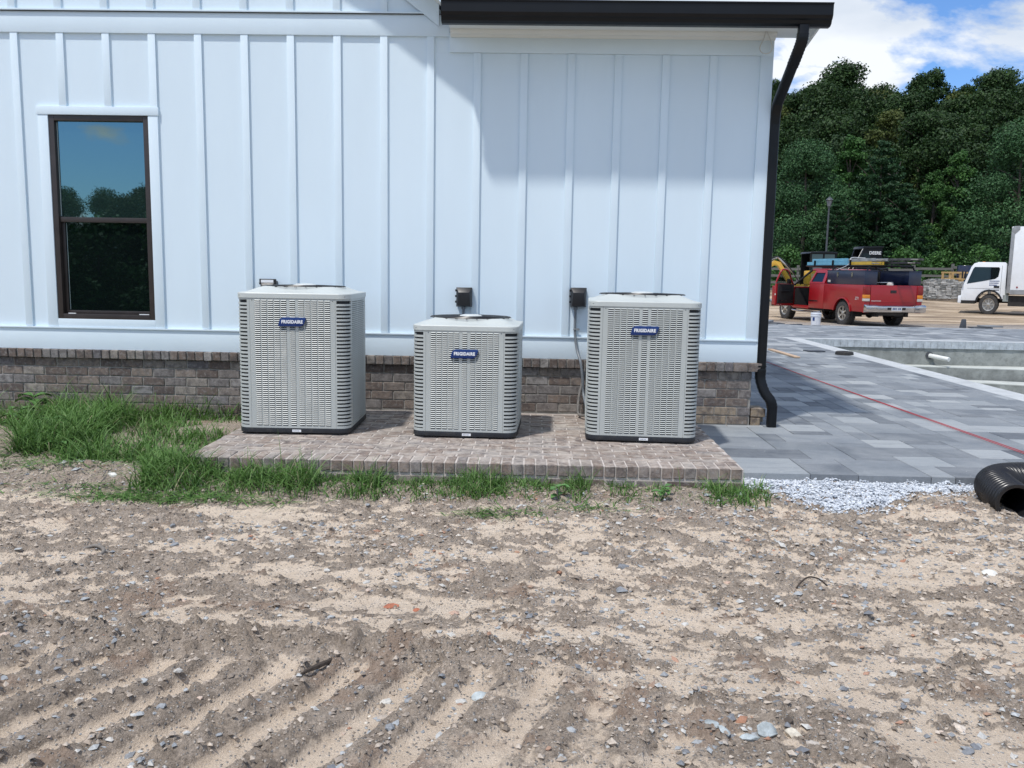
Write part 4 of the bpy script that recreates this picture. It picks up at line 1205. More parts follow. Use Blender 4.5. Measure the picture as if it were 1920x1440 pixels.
# ------------------------------------------------------------------ grass
def leaf_mat(name, stops, trans=.25, rough=.55, spec=.35):
    b = NB(name)
    c = b.ramp(attr_node(b), stops); v = b.coord('World')
    c = b.mix(.5, c, b.ramp(b.noise(v, 3, 4), [(.3, .65), (.7, 1.3)]), 'MULTIPLY')
    b.set(c, rough, 0, None, spec)
    tr = b.n('ShaderNodeBsdfTranslucent'); b.l(c, tr.inputs[0])
    ms = b.n('ShaderNodeMixShader'); ms.inputs[0].default_value = trans
    b.l(b.p.outputs[0], ms.inputs[1]); b.l(tr.outputs[0], ms.inputs[2]); b.l(ms.outputs[0], b.out.inputs[0])
    return b.m
GRASSM = leaf_mat('green_grass_blade', [(0, (.045, .105, .025)), (.35, (.090, .19, .040)), (.6, (.13, .245, .060)), (.85, (.16, .29, .085)), (.95, (.24, .30, .12)), (1, (.38, .36, .22))], .28)
def blades(name, x, y, hgt, wid, label, lean=.6, z0=None, lay=0.0, seg=4):
    n = len(x); z = ground_z(x, y) if z0 is None else z0
    a = RNG.uniform(0, 2 * np.pi, n); ln = RNG.uniform(.1, 1, n) * lean + lay; curl = RNG.uniform(.3, 1.6, n) * lean
    tw = RNG.uniform(-.9, .9, n)
    co = []
    px = np.zeros(n); pz = np.zeros(n); ang = ln * .5
    side = np.stack([-np.sin(a + tw), np.cos(a + tw), np.zeros(n)], 1)
    for k in range(seg + 1):
        t = k / seg
        w = wid * (1 - t ** 1.6) * .5 if k < seg else wid * 0.02
        c = np.stack([x + px * np.cos(a), y + px * np.sin(a), z + pz], 1)
        co.append(c + side * (w if np.ndim(w) else np.full(n, w))[:, None]); co.append(c - side * (w if np.ndim(w) else np.full(n, w))[:, None])
        stp = hgt / seg; px = px + stp * np.sin(np.minimum(ang, 2.2)); pz = pz + stp * np.cos(np.minimum(ang, 2.2)); ang = ang + curl / seg * (1 + t)
    co = np.stack(co, 1).reshape(-1, 3)     # n, 2*(seg+1)
    m_ = 2 * (seg + 1)
    f = np.array([[2 * k, 2 * k + 1, 2 * k + 3, 2 * k + 2] for k in range(seg)])
    faces = (f[None] + (np.arange(n) * m_)[:, None, None]).reshape(-1, 4)
    me = np_mesh(name, co, faces, 4, GRASSM, {'tint': ('FACE', np.repeat(np.clip(RNG.normal(.45, .25, n), 0, 1), seg))}, True)
    o = link(name, me); tag(o, label, 'grass', kind='stuff'); return o
# tall clump field along the wall
x, y = on_ground(26000, -1.4, 2.35, -2.45, -.03)
front = np.interp(x, [-1.4, .1, .55, .95, 1.35, 1.8, 2.1, 2.35], [-.35, -.60, -1.30, -1.72, -1.80, -1.82, -2.2, -2.35]) + (fbm(x * 4, y * 4, 7, 3) - .5) * .7
dn = fbm(x * 3.2, y * 3.6, 101, 4)
bare = np.exp(-(((x - 1.95) / .30) ** 2 + ((y + .72) / .22) ** 2))
k = (y > front) & (dn + .06 - bare * .5 > RNG.uniform(.3, .70, len(x))) & ~((x > 2.15) & (y > -2.1))
x, y, dn = x[k], y[k], dn[k]
H_ = (.07 + .20 * np.clip((dn - .38) * 3.2, 0, 1)) * RNG.uniform(.55, 1.35, len(x)) * np.interp(x, [-1, .3, 1.4, 1.9, 2.35], [1.0, 1.15, 1.0, .8, .6]) * np.interp(y, [-2.3, -1.4, -.3], [.65, .85, 1.1])
blades('grass', x, y, H_ * 1.25, .007 + .008 * RNG.random(len(x)) ** 2, 'tall unmown green grass growing against the brick base at the left', 1.55)
# strip in front of the pad
x, y = on_ground(11500, 2.0, 6.1, -2.55, -2.115)
cl = fbm(x * 5.5, y * 0 + 3.3, 207, 3) * .6 + .275 + .07 * (fbm(x * 9, y * 9, 208, 3) - .5) * 2
k = (cl + .05 > RNG.uniform(.30, .66, len(x))) & (y > -2.13 - .40 * RNG.power(1.3, len(x))) & ~((x > 4.95) & (x < 5.08)) & ~((x > 5.62) & (cl < .5))
x, y, cl = x[k], y[k], cl[k]
H_ = (.06 + .16 * np.clip((cl - .40) * 3.2, 0, 1)) * RNG.uniform(.5, 1.3, len(x)) * np.interp(x, [2.0, 3.0, 4.2, 5.9], [1.25, 1.15, .82, .8])
blades('grass', x, y, H_, .005 + .005 * RNG.random(len(x)), 'green grass fringe growing along the front of the brick pad', 1.6)
# thin scattered blades and cut grass lying flat
xs, ys = [], []
for cx, cy, sx, sy, n in ((1.25, -1.95, .35, .12, 240), (2.2, -2.55, .30, .05, 420), (2.55, -2.62, .3, .04, 200), (1.7, -2.35, .3, .06, 120), (4.35, -2.75, .12, .03, 90), (.6, -1.6, .3, .12, 200), (4.95, -2.62, .15, .04, 60)):
    xs.append(RNG.normal(cx, sx, n)); ys.append(RNG.normal(cy, sy, n))
x = np.concatenate(xs); y = np.concatenate(ys)
blades('cut_grass', x, y, RNG.uniform(.08, .22, len(x)), .006 + .004 * RNG.random(len(x)), 'cut grass stems lying flat on the sand', .35, z0=ground_fields(x, y)[0] + .008, lay=2.6)
# seed stalks standing over the pad edge
x = np.array([2.93, 2.60, 3.02, 2.35, 3.55, 4.25, 3.9, 5.2, 5.55]); y = np.full(9, -2.2)
blades('grass_stalks', x, y, np.array([.36, .28, .20, .26, .2, .24, .18, .2, .18]), np.full(9, .007), 'few taller grass stalks sticking up in front of the pad', .35)
# broad-leaved weeds
def weed(x, y, s, label, n=9, seed=0):
    rr = random.Random(seed); t = thing('weed', label, 'weed', (x, y, gz(x, y)))
    for k in range(n):
        a = rr.uniform(0, 6.28); l_ = s * rr.uniform(.5, 1); h0 = s * rr.uniform(.1, 1.1); w = l_ * .34
        mb = MB(); c, s_ = math.cos(a), math.sin(a); pts = []
        for u, ww, zz in ((0, .05, 0), (.25, .8, .10), (.55, 1, .14), (.8, .6, .06), (1, .04, -.06)):
            pts.append([(c * (u * l_ + .01) - s_ * w * ww * q, s_ * (u * l_ + .01) + c * w * ww * q, h0 + zz * l_ + (abs(q) * .12 * l_)) for q in (-1, 0, 1)])
        vs = [p for r_ in pts for p in r_]; fs = []
        for i in range(4):
            for j in range(2): fs.append((i * 3 + j, i * 3 + j + 1, i * 3 + j + 4, i * 3 + j + 3))
        mb.add(vs, fs); o = mb.build('leaf', WEEDM, t, smooth='all')
    mb = MB(); mb.cyl((0, 0, 0), (0, 0, s * 1.1), .003, 5); mb.build('stem', WEEDM, t)
WEEDM = simple('broad_weed_leaf', (.09, .20, .055), .5, var=.3, scale=14)
weed(.15, -.55, .14, 'broad-leaved weed in the grass at the far left', 12, 1)
weed(.62, -.90, .13, 'broad-leaved weed in the middle of the tall grass', 12, 2)
weed(.05, -.15, .18, 'pale broad-leaved weed topping the grass against the brick', 10, 3)
weed(1.0, -1.45, .09, 'low broad-leaved weed at the front edge of the grass', 9, 4)
weed(4.75, -2.42, .075, 'small broad-leaved weed in front of the pad, right of centre', 8, 5)
weed(5.42, -2.36, .08, 'small broad-leaved weed by the right half of the pad front', 9, 6)

# ------------------------------------------------------------------ far yard helpers
RM = Matrix(_Rm)
def ray_at(px, Y, py=None):
    """point of the plane y=Y seen at photo pixel column px"""
    py = 520 if py is None else py
    d = RM @ Vector(((px - 960) / 1600, 1, (720 - py) / 1600)); k = (Y - CAM.y) / d.y
    return CAM.x + d.x * k, CAM.z + d.z * k
def plate(mb, pts, th):
    pts = [Vector(p) for p in pts]; nrm = (pts[1] - pts[0]).cross(pts[2] - pts[0]).normalized() * th / 2
    n = len(pts); vs = [p + nrm for p in pts] + [p - nrm for p in pts]
    fs = [tuple(range(n)), tuple(range(2 * n - 1, n - 1, -1))] + [(i, i + n, (i + 1) % n + n, (i + 1) % n) for i in range(n)]
    mb.add(vs, fs); return mb
def sub(name, mb, mt, parent, **k): return mb.build(name, mt, parent, **k)
def arch(cy, cz, r, n=10, a0=0, a1=180): return [(cy + r * math.cos(R(a0 + (a1 - a0) * k / n)), cz + r * math.sin(R(a0 + (a1 - a0) * k / n))) for k in range(n + 1)]

def paint(name, col, rough=.3, coat=.6, dirt=(.2, .16, .12), dz=.5):
    b = NB(name); v = b.coord('World')
    g = b.ramp(b.noise(v, 3.5, 8, .7), [(.45, 0.0), (.8, .45)])
    c = b.mix(g, tuple(col), dirt)
    b.set(c, rough, 0, None, .5); b.p.inputs['Coat Weight'].default_value = coat; b.p.inputs['Coat Roughness'].default_value = .15
    return b.m
RED = paint('weathered_red_car_paint', (.30, .005, .010), .35, .35, (.22, .02, .018))
WHTRUCK = paint('white_truck_paint', (.76, .79, .82), .35, .4, (.62, .62, .60))
YELLOW = paint('machine_yellow_paint', (.62, .36, .03), .4, .3, (.35, .24, .09))
BLUEBOX = paint('dark_navy_toolbox', (.008, .013, .04), .3, .4, (.03, .035, .05))
TYRE = simple('dusty_tyre_rubber', (.035, .034, .034), .85, var=.4, scale=12, dirt=(.13, .115, .095))
ALLOY = simple('brushed_alloy_wheel', (.45, .43, .39), .35, .7, var=.2, scale=15)
DARKIN = simple('dark_cab_interior', (.012, .012, .013), .8, var=.3, scale=10)
CHASSIS = simple('dirty_chassis_black', (.02, .019, .018), .8, var=.4, scale=8)
AMBER = simple('amber_lens', (.65, .22, .02), .25, var=.1, scale=9)
REDLENS = simple('dark_red_lens', (.22, .01, .01), .25, var=.1, scale=9)
CLEARL = simple('clear_lens', (.5, .48, .44), .25, var=.1, scale=9)
PLATEM = simple('licence_plate_white', (.5, .52, .53), .5, var=.3, scale=70)

def wheel(parent, x, y, r, w, side, rim_r=.60, spokes=6, dark=False):
    """side -1: outer face to -x"""
    h = link('wheel', None, parent, (x, y, r))
    mb = MB(); hw = w / 2
    mb.lathe([(r * rim_r, -hw * .95), (r * .82, -hw), (r * .95, -hw * .92), (r, -hw * .6), (r, hw * .6), (r * .95, hw * .92), (r * .82, hw), (r * rim_r, hw * .95), (r * rim_r, -hw * .95)], n=36, axis='x')
    t_ = mb.build('tyre', TYRE, h, smooth=50)
    mb = MB()
    for k in range(36):
        a = 2 * math.pi * k / 36
        M_ = Matrix.Rotation(a, 3, 'X')
        mb.obox(M_ @ Vector((0, 0, r + .002)), (w * .86, r * .11, .012), M_)
    mb.build('tread', TYRE, h)
    mb = MB(); f = side * hw
    mb.lathe([(r * rim_r, f * .98), (r * rim_r * .9, f * .9), (r * rim_r * .86, f * .2), (r * .05, f * .15), (0, f * .15)], n=28, axis='x'); mb.build('rim', CHASSIS if dark else ALLOY, h, smooth=40)
    mb = MB()
    if not dark:
        for k in range(spokes):
            a = 2 * math.pi * k / spokes; M_ = Matrix.Rotation(a, 3, 'X')
            mb.obox(M_ @ Vector((f * .62, 0, r * rim_r * .5)), (abs(f) * .3, r * .13, r * rim_r * .86), M_)
        mb.lathe([(r * .17, f * .4), (r * .17, f * .85), (r * .1, f * .95), (0, f * .95)], n=16, axis='x')
        mb.build('spokes', ALLOY, h, smooth=30)
    else:
        for k in range(6):
            a = 2 * math.pi * k / 6; mb.cyl((f * .15, r * .28 * math.cos(a), r * .28 * math.sin(a)), (f * .35, r * .28 * math.cos(a), r * .28 * math.sin(a)), r * .05, 8)
        mb.build('wheel_nuts', CHASSIS, h)
    return h

# ------------------------------------------------------------------ red pickup
pk = thing('pickup_truck', 'red extended cab pickup with its driver door open and ladders on the rack', 'pickup truck', (15.17, 19.79, -.10), R(12.4))
ZB = 1.285
def side_poly(y0, y1, zlo, zhi, wy=None, wr=.47, wz=.39):
    p = [(y0, zlo)]
    if wy is not None:
        a = math.degrees(math.asin((zlo - wz) / wr)) if zlo > wz else 0
        p += arch(wy, wz, wr, 12, 180 - a, a)
    p += [(y1, zlo), (y1, zhi), (y0, zhi)]
    return p
for sx in (-1, 1):
    xo, xi = sx * .975, sx * .915
    bs = MB(); bs.prism(side_poly(-1.14, 1.10, .47, ZB, 0.0), 'x', min(xo, xi), max(xo, xi)); b_ = sub('bed_side', bs, RED, pk, bevel=.012)
    mb = MB(); mb.prism([(p[0] * 1.0, p[1]) for p in arch(0, .39, .50, 12, 8, 172)] + [(p[0], p[1]) for p in arch(0, .39, .455, 12, 172, 8)], 'x', min(xo + sx * .0015, xo + sx * .028), max(xo + sx * .0015, xo + sx * .028)); sub('wheel_arch_flare', mb, RED, pk, bevel=.006)
    mb = MB(); mb.box(min(xo + sx * .0012, xo + sx * .006), max(xo + sx * .0012, xo + sx * .006), -1.10, -.56, .62, .632); sub('crease', mb, RED, b_)
    # front fender
    mb = MB(); mb.prism(side_poly(3.115, 4.60, .47, 1.16, 3.64), 'x', min(xo, xi), max(xo, xi)); sub('fender', mb, RED, pk, bevel=.012)
    mb = MB(); mb.box(min(sx * .56, sx * .90), max(sx * .56, sx * .90), -.46, .46, .30, .80); sub('wheel_well', mb, CHASSIS, pk)
    wheel(pk, sx * .835, 0, .385, .265, sx); wheel(pk, sx * .835, 3.64, .385, .265, sx)
    # rear extended door (closed) with its window
    mb = MB(); mb.prism([(1.115, .47), (2.02, .47), (2.02, ZB), (1.115, ZB)], 'x', min(xo, xi), max(xo, xi)); d_ = sub('rear_door', mb, RED, pk, bevel=.01)
    xr_ = sx * .745; zr_ = 1.735
    mb = MB()
    plate(mb, [(xo * .985, 1.115, ZB), (xo * .985, 1.25, ZB), (xr_, 1.36, zr_), (xr_, 1.20, zr_)], .035)
    plate(mb, [(xo * .985, 1.97, ZB), (xo * .985, 2.04, ZB), (xr_, 1.98, zr_), (xr_, 1.90, zr_)], .035)
    plate(mb, [(xr_ * 1.055, 1.34, zr_ - .10), (xr_ * 1.055, 1.95, zr_ - .10), (xr_, 1.93, zr_), (xr_, 1.33, zr_)], .034)
    plate(mb, [(xo * .985, 1.20, ZB), (xo * .985, 2.0, ZB), (xo * .97, 2.0, ZB + .05), (xo * .97, 1.22, ZB + .05)], .034)
    sub('window_frame', mb, RED, d_)
    mb = MB(); plate(mb, [(xo * .955, 1.245, ZB + .045), (xo * .955, 1.985, ZB + .045), (xr_ * 1.03, 1.925, zr_ - .09), (xr_ * 1.03, 1.355, zr_ - .09)], .01); sub('quarter_window', mb, CARGLASS, d_)
    if sx < 0:
        mb = MB(); mb.box(xo - .012, xo - .0005, 1.45, 1.98, .70, .735); sub('side_trim', mb, CHROME, d_)
    # A pillar, roof edge, sill
    mb = MB(); plate(mb, [(xo * .97, 3.02, 1.22), (xo * .97, 3.16, 1.18), (xr_, 2.30, zr_ + .005), (xr_, 2.20, zr_ + .005)], .045); sub('front_pillar', mb, RED if sx > 0 else DARKIN, pk)
    mb = MB(); mb.box(min(xo, sx * .80), max(xo, sx * .80), 2.025, 3.11, .43, .53); sub('door_sill', mb, RED, pk, bevel=.01)
    mb = MB(); mb.tube([(sx * .98, 1.2, .36), (sx * 1.02, 1.35, .345), (sx * 1.02, 2.9, .345), (sx * .98, 3.05, .36)], .036, 10); sub('running_board', mb, CHROME, pk, smooth=50)
mb = MB(); mb.box(.915, .975, 2.03, 3.10, .54, ZB); rdo = sub('passenger_door', mb, RED, pk, bevel=.01)
mb = MB(); plate(mb, [(.945, 2.05, ZB), (.945, 3.0, ZB), (.745, 2.26, 1.73), (.745, 1.98, 1.73)], .012); sub('door_window', mb, CLEARGLASS, rdo)
mb = MB(); mb.prism([(1.12, 1.73), (1.30, 1.775), (2.05, 1.785), (2.33, 1.735), (2.33, 1.71), (1.12, 1.71)], 'x', -.765, .765); sub('roof', mb, RED, pk, bevel=.02)
mb = MB(); plate(mb, [(-.90, 3.12, 1.17), (.90, 3.12, 1.17), (.73, 2.30, 1.725), (-.73, 2.30, 1.725)], .012); sub('windscreen', mb, CLEARGLASS, pk)
mb = MB(); mb.box(-.93, .93, 1.10, 1.135, .5, ZB); plate(mb, [(-.90, 1.118, ZB), (.90, 1.118, ZB), (.74, 1.20, 1.725), (-.74, 1.20, 1.725)], .03); sub('cab_back', mb, RED, pk)
mb = MB(); plate(mb, [(-.66, 1.112, 1.33), (.66, 1.112, 1.33), (.58, 1.172, 1.70), (-.58, 1.172, 1.70)], .012); sub('rear_window', mb, CARGLASS, pk)
mb = MB(); mb.box(-.91, .91, 1.14, 3.1, .40, .50); mb.box(-.9, .9, 2.95, 3.1, .5, 1.12); sub('cab_floor', mb, DARKIN, pk)
mb = MB(); mb.box(-.72, .72, 1.95, 2.35, .5, .86); mb.prism([(1.85, .8), (2.02, .8), (1.92, 1.42), (1.80, 1.42)], 'x', -.74, -.1); mb.prism([(1.85, .8), (2.02, .8), (1.92, 1.42), (1.80, 1.42)], 'x', .1, .74); sub('seats', mb, DARKIN, pk, bevel=.03)
mb = MB(); mb.tube([(-.42 + .18 * math.cos(R(k * 20)), 2.72 - .05 * math.sin(R(k * 20)), 1.10 + .17 * math.sin(R(k * 20))) for k in range(19)], .015, 6, caps=False); sub('steering_wheel', mb, BLACKP, pk, smooth=60)
mb = MB(); mb.prism([(3.11, 1.165), (4.55, 1.06), (4.62, .98), (4.62, .55), (3.11, .55)], 'x', -.91, .91); sub('hood', mb, RED, pk, bevel=.02)
mb = MB(); mb.box(-.98, .98, 4.60, 4.78, .42, .66); sub('front_bumper', mb, CHROME, pk, bevel=.02)
mb = MB(); mb.box(-.914, .914, -1.08, 1.095, .62, .70); mb.box(-.914, .914, 1.05, 1.095, .7, ZB - .01); sub('bed_floor', mb, CHASSIS, pk)
# tailgate end
mb = MB(); mb.box(-.775, .775, -1.165, -1.105, .62, ZB); tg = sub('tailgate', mb, RED, pk, bevel=.018)
mb = MB(); mb.box(-.70, .70, -1.171, -1.164, .775, .795); sub('lower_crease', mb, RED, tg, bevel=.002)
mb = MB(); mb.box(-.12, .08, -1.178, -1.163, 1.06, 1.135); sub('handle', mb, BLACKP, tg, bevel=.006)
mb = MB(); mb.box(-.745, -.42, -1.169, -1.1645, .80, .822); sub('badge', mb, CHROME, tg)
for sx in (-1, 1):
    mb = MB(); mb.box(min(sx * .785, sx * .976), max(sx * .785, sx * .976), -1.165, -1.10, .45, ZB - .005); sub('rear_corner', mb, RED, pk, bevel=.02)
    tl = link('tail_light', None, pk)
    for nm, z0, z1, mt in (('brake_lens', 1.00, 1.245, REDLENS), ('turn_lens', .885, .995, AMBER), ('reverse_lens', .80, .88, CLEARL)):
        mb = MB(); mb.box(min(sx * .80, sx * .984), max(sx * .80, sx * .984), -1.182, -1.06, z0, z1); sub(nm, mb, mt, tl, bevel=.008)
    mb = MB(); mb.prism([(-1.19, .46), (-1.34, .48), (-1.36, .52), (-1.36, .67), (-1.30, .70), (-1.19, .70)], 'x', min(sx * .62, sx * 1.0), max(sx * .62, sx * 1.0)); sub('bumper_end', mb, CHROME, pk, bevel=.015)
mb = MB(); mb.prism([(-1.19, .46), (-1.33, .48), (-1.35, .52), (-1.35, .65), (-1.30, .68), (-1.19, .68)], 'x', -.619, .619); bp = sub('rear_bumper', mb, CHROME, pk, bevel=.01)
mb = MB(); mb.box(-.17, .17, -1.365, -1.352, .52, .65); pl = sub('licence_plate', mb, PLATEM, bp)
mb = MB(); mb.box(-.30, -.19, -1.362, -1.351, .55, .62); mb.box(.20, .30, -1.362, -1.351, .55, .62); sub('plate_recess', mb, DARKIN, bp)
mb = MB()
for k in range(6):
    if k != 3: mb.box(-.135 + k * .047, -.105 + k * .047, -1.3670, -1.3652, .555, .612)
sub('characters', mb, BADGE, pl)
mb = MB(); mb.box(-.45, .45, -1.1, 3.9, .36, .46); mb.cyl((-.7, 0, .385), (.7, 0, .385), .06, 10); mb.lathe([(0, -.12), (.13, -.06), (.15, 0), (.13, .06), (0, .12)], (0, 0, .385), 14, 'x'); mb.box(-.55, -.45, -1.15, -.95, .33, .5); mb.box(.45, .55, -1.15, -.95, .33, .5); sub('underframe', mb, CHASSIS, pk)
# Z-shaped decal as on the bed side
text_mesh('side_lettering', 'Z71', .12, simple('silver_decal', (.5, .48, .46), .4), pk, Matrix.Translation((-.9775, -.77, .87)) @ Matrix.Rotation(R(-90), 4, 'Z') @ Matrix.Rotation(R(90), 4, 'X'), .001, .002, shear=.2)
# open driver door
dr = link('driver_door', None, pk, (-.955, 3.09, 0), rot=(0, 0, R(-62)))
dp = [(0, .50), (-1.05, .50), (-1.07, .58), (-1.07, ZB - .02), (0, ZB - .04)]
mb = MB(); mb.prism(dp, 'x', -.035, .020); sub('door_panel', mb, RED, dr, bevel=.012)
fr = MB()
def dtube(pts): fr.tube([(-.008 + p[2], p[0], p[1]) for p in pts], .030, 8)
dtube([(-.03, ZB - .05, 0), (-.22, ZB + .12, .03), (-.50, 1.66, .12), (-.66, 1.73, .14), (-.92, 1.73, .14), (-1.01, 1.64, .12), (-1.06, ZB, 0)]); sub('window_frame', fr, RED, dr, smooth=50)
mb = MB(); plate(mb, [(-.008, -.05, ZB - .03), (-.008, -1.04, ZB - .03), (.12, -.97, 1.70), (.12, -.58, 1.69)], .008); sub('window', mb, CLEARGLASS, dr)
mb = MB(); mb.box(.0205, .060, -1.00, -.07, .58, ZB - .05); tr_ = sub('inner_trim', mb, DARKIN, dr, bevel=.015)
mb = MB(); mb.box(.061, .10, -.85, -.35, .98, 1.02); sub('armrest', mb, BLACKP, tr_, bevel=.008)
mb = MB(); mb.box(.061, .066, -.93, -.70, .66, .685); mb.box(.061, .066, -.55, -.50, .66, .685); mb.box(.061, .066, -.22, -.14, .66, .68); sub('trim_highlight', mb, CHROME, tr_)
mb = MB(); mb.box(-.025, .015, -1.075, -1.071, .86, .92); sub('sticker', mb, CLEARL, dr)
mb = MB(); mb.box(-.16, -.05, -.20, -.06, 1.22, 1.42); sub('wing_mirror', mb, BLACKP, dr, bevel=.02)
# tool boxes on the bed rails
for sx, lab in ((-1, 'long navy side tool box along the near bed rail'), (1, 'long navy side tool box along the far bed rail')):
    tb = thing('tool_box', lab, 'tool box', (15.17, 19.79, -.10), R(12.4), 'tool boxes on the pickup bed')
    mb = MB(); mb.box(min(sx * .53, sx * .955), max(sx * .53, sx * .955), -1.08, 1.00, ZB + .005, ZB + .42); sub('case', mb, BLUEBOX, tb, bevel=.01)
    mb = MB(); mb.box(min(sx * .52, sx * .965), max(sx * .52, sx * .965), -1.09, 1.01, ZB + .4205, ZB + .445); sub('lid', mb, BLUEBOX, tb, bevel=.006)
    if sx < 0:
        for yy in (-.42, .38):
            mb = MB(); mb.prism([(yy - .05, ZB + .38), (yy + .05, ZB + .38), (yy + .045, ZB + .27), (yy, ZB + .21), (yy - .045, ZB + .27)], 'x', -.968, -.956); sub('latch', mb, CHROME, tb)
        mb = MB(); mb.box(-.960, -.956, .78, .93, ZB + .06, ZB + .13); sub('sticker', mb, CLEARL, tb)
mb = MB()
cb = thing('tool_box', 'black cross box with clutter between the two side boxes', 'tool box', (15.17, 19.79, -.10), R(12.4), 'tool boxes on the pickup bed')
mb = MB(); mb.box(-.52, .52, .35, 1.0, ZB - .35, ZB + .41); sub('case', mb, DARKIN, cb, bevel=.01)
mb = MB(); mb.cyl((-.35, -.7, ZB + .07), (.25, -.72, ZB + .08), .018, 8); sub('handle', mb, CHROME, cb)
def lumps(name, mt, lab, spots):
    for i, (x, y, z, s) in enumerate(spots):
        bm = bmesh.new(); bmesh.ops.create_icosphere(bm, subdivisions=2, radius=s)
        for v in bm.verts: v.co *= 1 + random.uniform(-.12, .12)
        me = bpy.data.meshes.new(name); bm.to_mesh(me); bm.free(); me.materials.append(mt); me.shade_smooth()
        o = link(name, me, None, Matrix.Translation((15.17, 19.79, -.10)) @ Matrix.Rotation(R(12.4), 4, 'Z') @ Vector((x, y, z))); tag(o, lab[i], 'bag')
lumps('work_bag', simple('pale_cloth', (.45, .42, .40), .9), ['pale cloth bundle on the left end of the tailgate', 'pale cloth bundle on the right end of the tailgate', 'brown bundle in the middle of the pickup bed'], [(-.60, -1.0, ZB + .03, .075), (.62, -1.0, ZB + .03, .07), (.03, -.9, ZB - .01, .11)])
# ladder rack
rk = thing('ladder_rack', 'black steel ladder rack over the pickup cab and bed', 'rack', (15.17, 19.79, -.10), R(12.4))
for sx in (-1, 1):
    mb = MB(); mb.tube([(sx * .72, -1.0, 1.865), (sx * .72, 2.75, 1.87)], .025, 8); sub('side_rail', mb, BLACKM, rk)
    for yy in (-.95, .95):
        mb = MB(); mb.tube([(sx * .80, yy, ZB + .44), (sx * .72, yy, 1.86)], .025, 8); sub('post', mb, BLACKM, rk)
    for yy in (.1, 1.1, 2.2):
        mb = MB(); mb.box(min(sx * .75, sx * .70), max(sx * .75, sx * .70), yy - .02, yy + .02, 1.88, 2.05); sub('stop', mb, BLACKM, rk)
    mb = MB(); mb.tube([(sx * .78, .55, ZB + .45), (sx * .73, .95, 1.84)], .015, 6); sub('brace', mb, BLACKM, rk)
for yy in (-.95, .1, .95, 2.2, 2.72):
    mb = MB(); mb.tube([(-.75, yy, 1.868), (.75, yy, 1.868)], .022, 8); sub('cross_bar', mb, BLACKM, rk)
def ladder(label, mt, x, y0, y1, z, w=.42, h=.085):
    t = thing('ladder', label, 'ladder', (15.17, 19.79, -.10), R(12.4), 'ladders tied on the pickup rack')
    for xx in (x, x + w):
        mb = MB(); mb.box(xx - .013, xx + .013, y0, y1, z, z + h); mb.box(xx - .013, xx + .03, y0, y1, z - .001, z + .008); sub('rail', mb, mt, t)
    k = y0 + .2
    while k < y1 - .1:
        mb = MB(); mb.cyl((x + .014, k, z + h * .5), (x + w - .014, k, z + h * .5), .016, 6); sub('rung', mb, ALLOY, t); k += .30
    return t
LB = simple('light_blue_fibreglass', (.13, .36, .50), .5, var=.15, scale=5); LY = simple('yellow_fibreglass', (.50, .33, .04), .5, var=.2, scale=5); LG = simple('grey_aluminium', (.30, .32, .33), .45, .4, var=.3, scale=4)
ladder('light blue ladder uppermost on the front of the rack', LB, -.66, .35, 2.45, 2.005, h=.10)
ladder('pale blue ladder lying directly on the front of the rack', LB, -.68, .30, 2.75, 1.893, h=.105)
ladder('grey ladder rear section behind the blue ladders', LG, -.66, -1.1, .28, 2.005, h=.09)
ladder('yellow ladder rail under the grey rear section', LY, -.69, -.95, .1, 1.893, h=.10)
ladder('weathered dark ladder sticking out past the tailgate', simple('dull_dark_aluminium', (.09, .09, .09), .5, .5, var=.4, scale=6), -.2, -2.1, .6, 2.03, h=.06)
ladder('lower weathered dark ladder sticking out past the tailgate', bpy.data.materials['dull_dark_aluminium'], -.15, -1.9, .6, 1.93, h=.06)
mb = MB(); mb.tube(smooth_path([(-.74, .55, 1.70), (-.76, .25, 1.9), (-.76, -.05, 2.0), (-.77, -.12, 2.25), (-.5, -.1, 2.9), (-.3, .1, 2.95)], 5), .008, 5)
# (rope down the near side of the load)
mb = MB(); mb.tube(smooth_path([(-.80, .75, 1.73), (-.755, .35, 1.84), (-.72, .16, 1.93), (-.71, .12, 2.02), (-.66, .12, 2.125), (-.2, .12, 2.12)], 5), .009, 5); o = mb.build('rope', PRINTW, None, loc=(15.17, 19.79, -.10)); o.rotation_euler[2] = R(12.4); tag(o, 'pale rope tying the blue ladders to the rack', 'rope')

# bucket
t = thing('bucket', 'white plastic bucket standing beside the red pickup', 'bucket', (12.93, 18.05, -.03))
mb = MB(); mb.lathe([(0, .005), (.130, .0), (.150, .30), (.152, .33), (.158, .335), (.158, .355), (.150, .365), (.150, .375), (.140, .375), (.132, .05), (0, .04)], n=28); mb.build('pail', simple('white_plastic', (.62, .66, .72), .45), t, smooth=30)
mb = MB(); mb.lathe([(.1605, .27), (.1605, .285), (.158, .29)], n=28); mb.build('ridge', bpy.data.materials['white_plastic'], t)
mb = MB(); vs = [( .1475 * math.cos(R(a)), .1475 * math.sin(R(a)), z) for z in (.14, .24) for a in range(215, 245, 6)]; n = len(vs) // 2
mb.add(vs, [(i, i + 1, i + 1 + n, i + n) for i in range(n - 1)]); mb.build('label', BADGE, t)
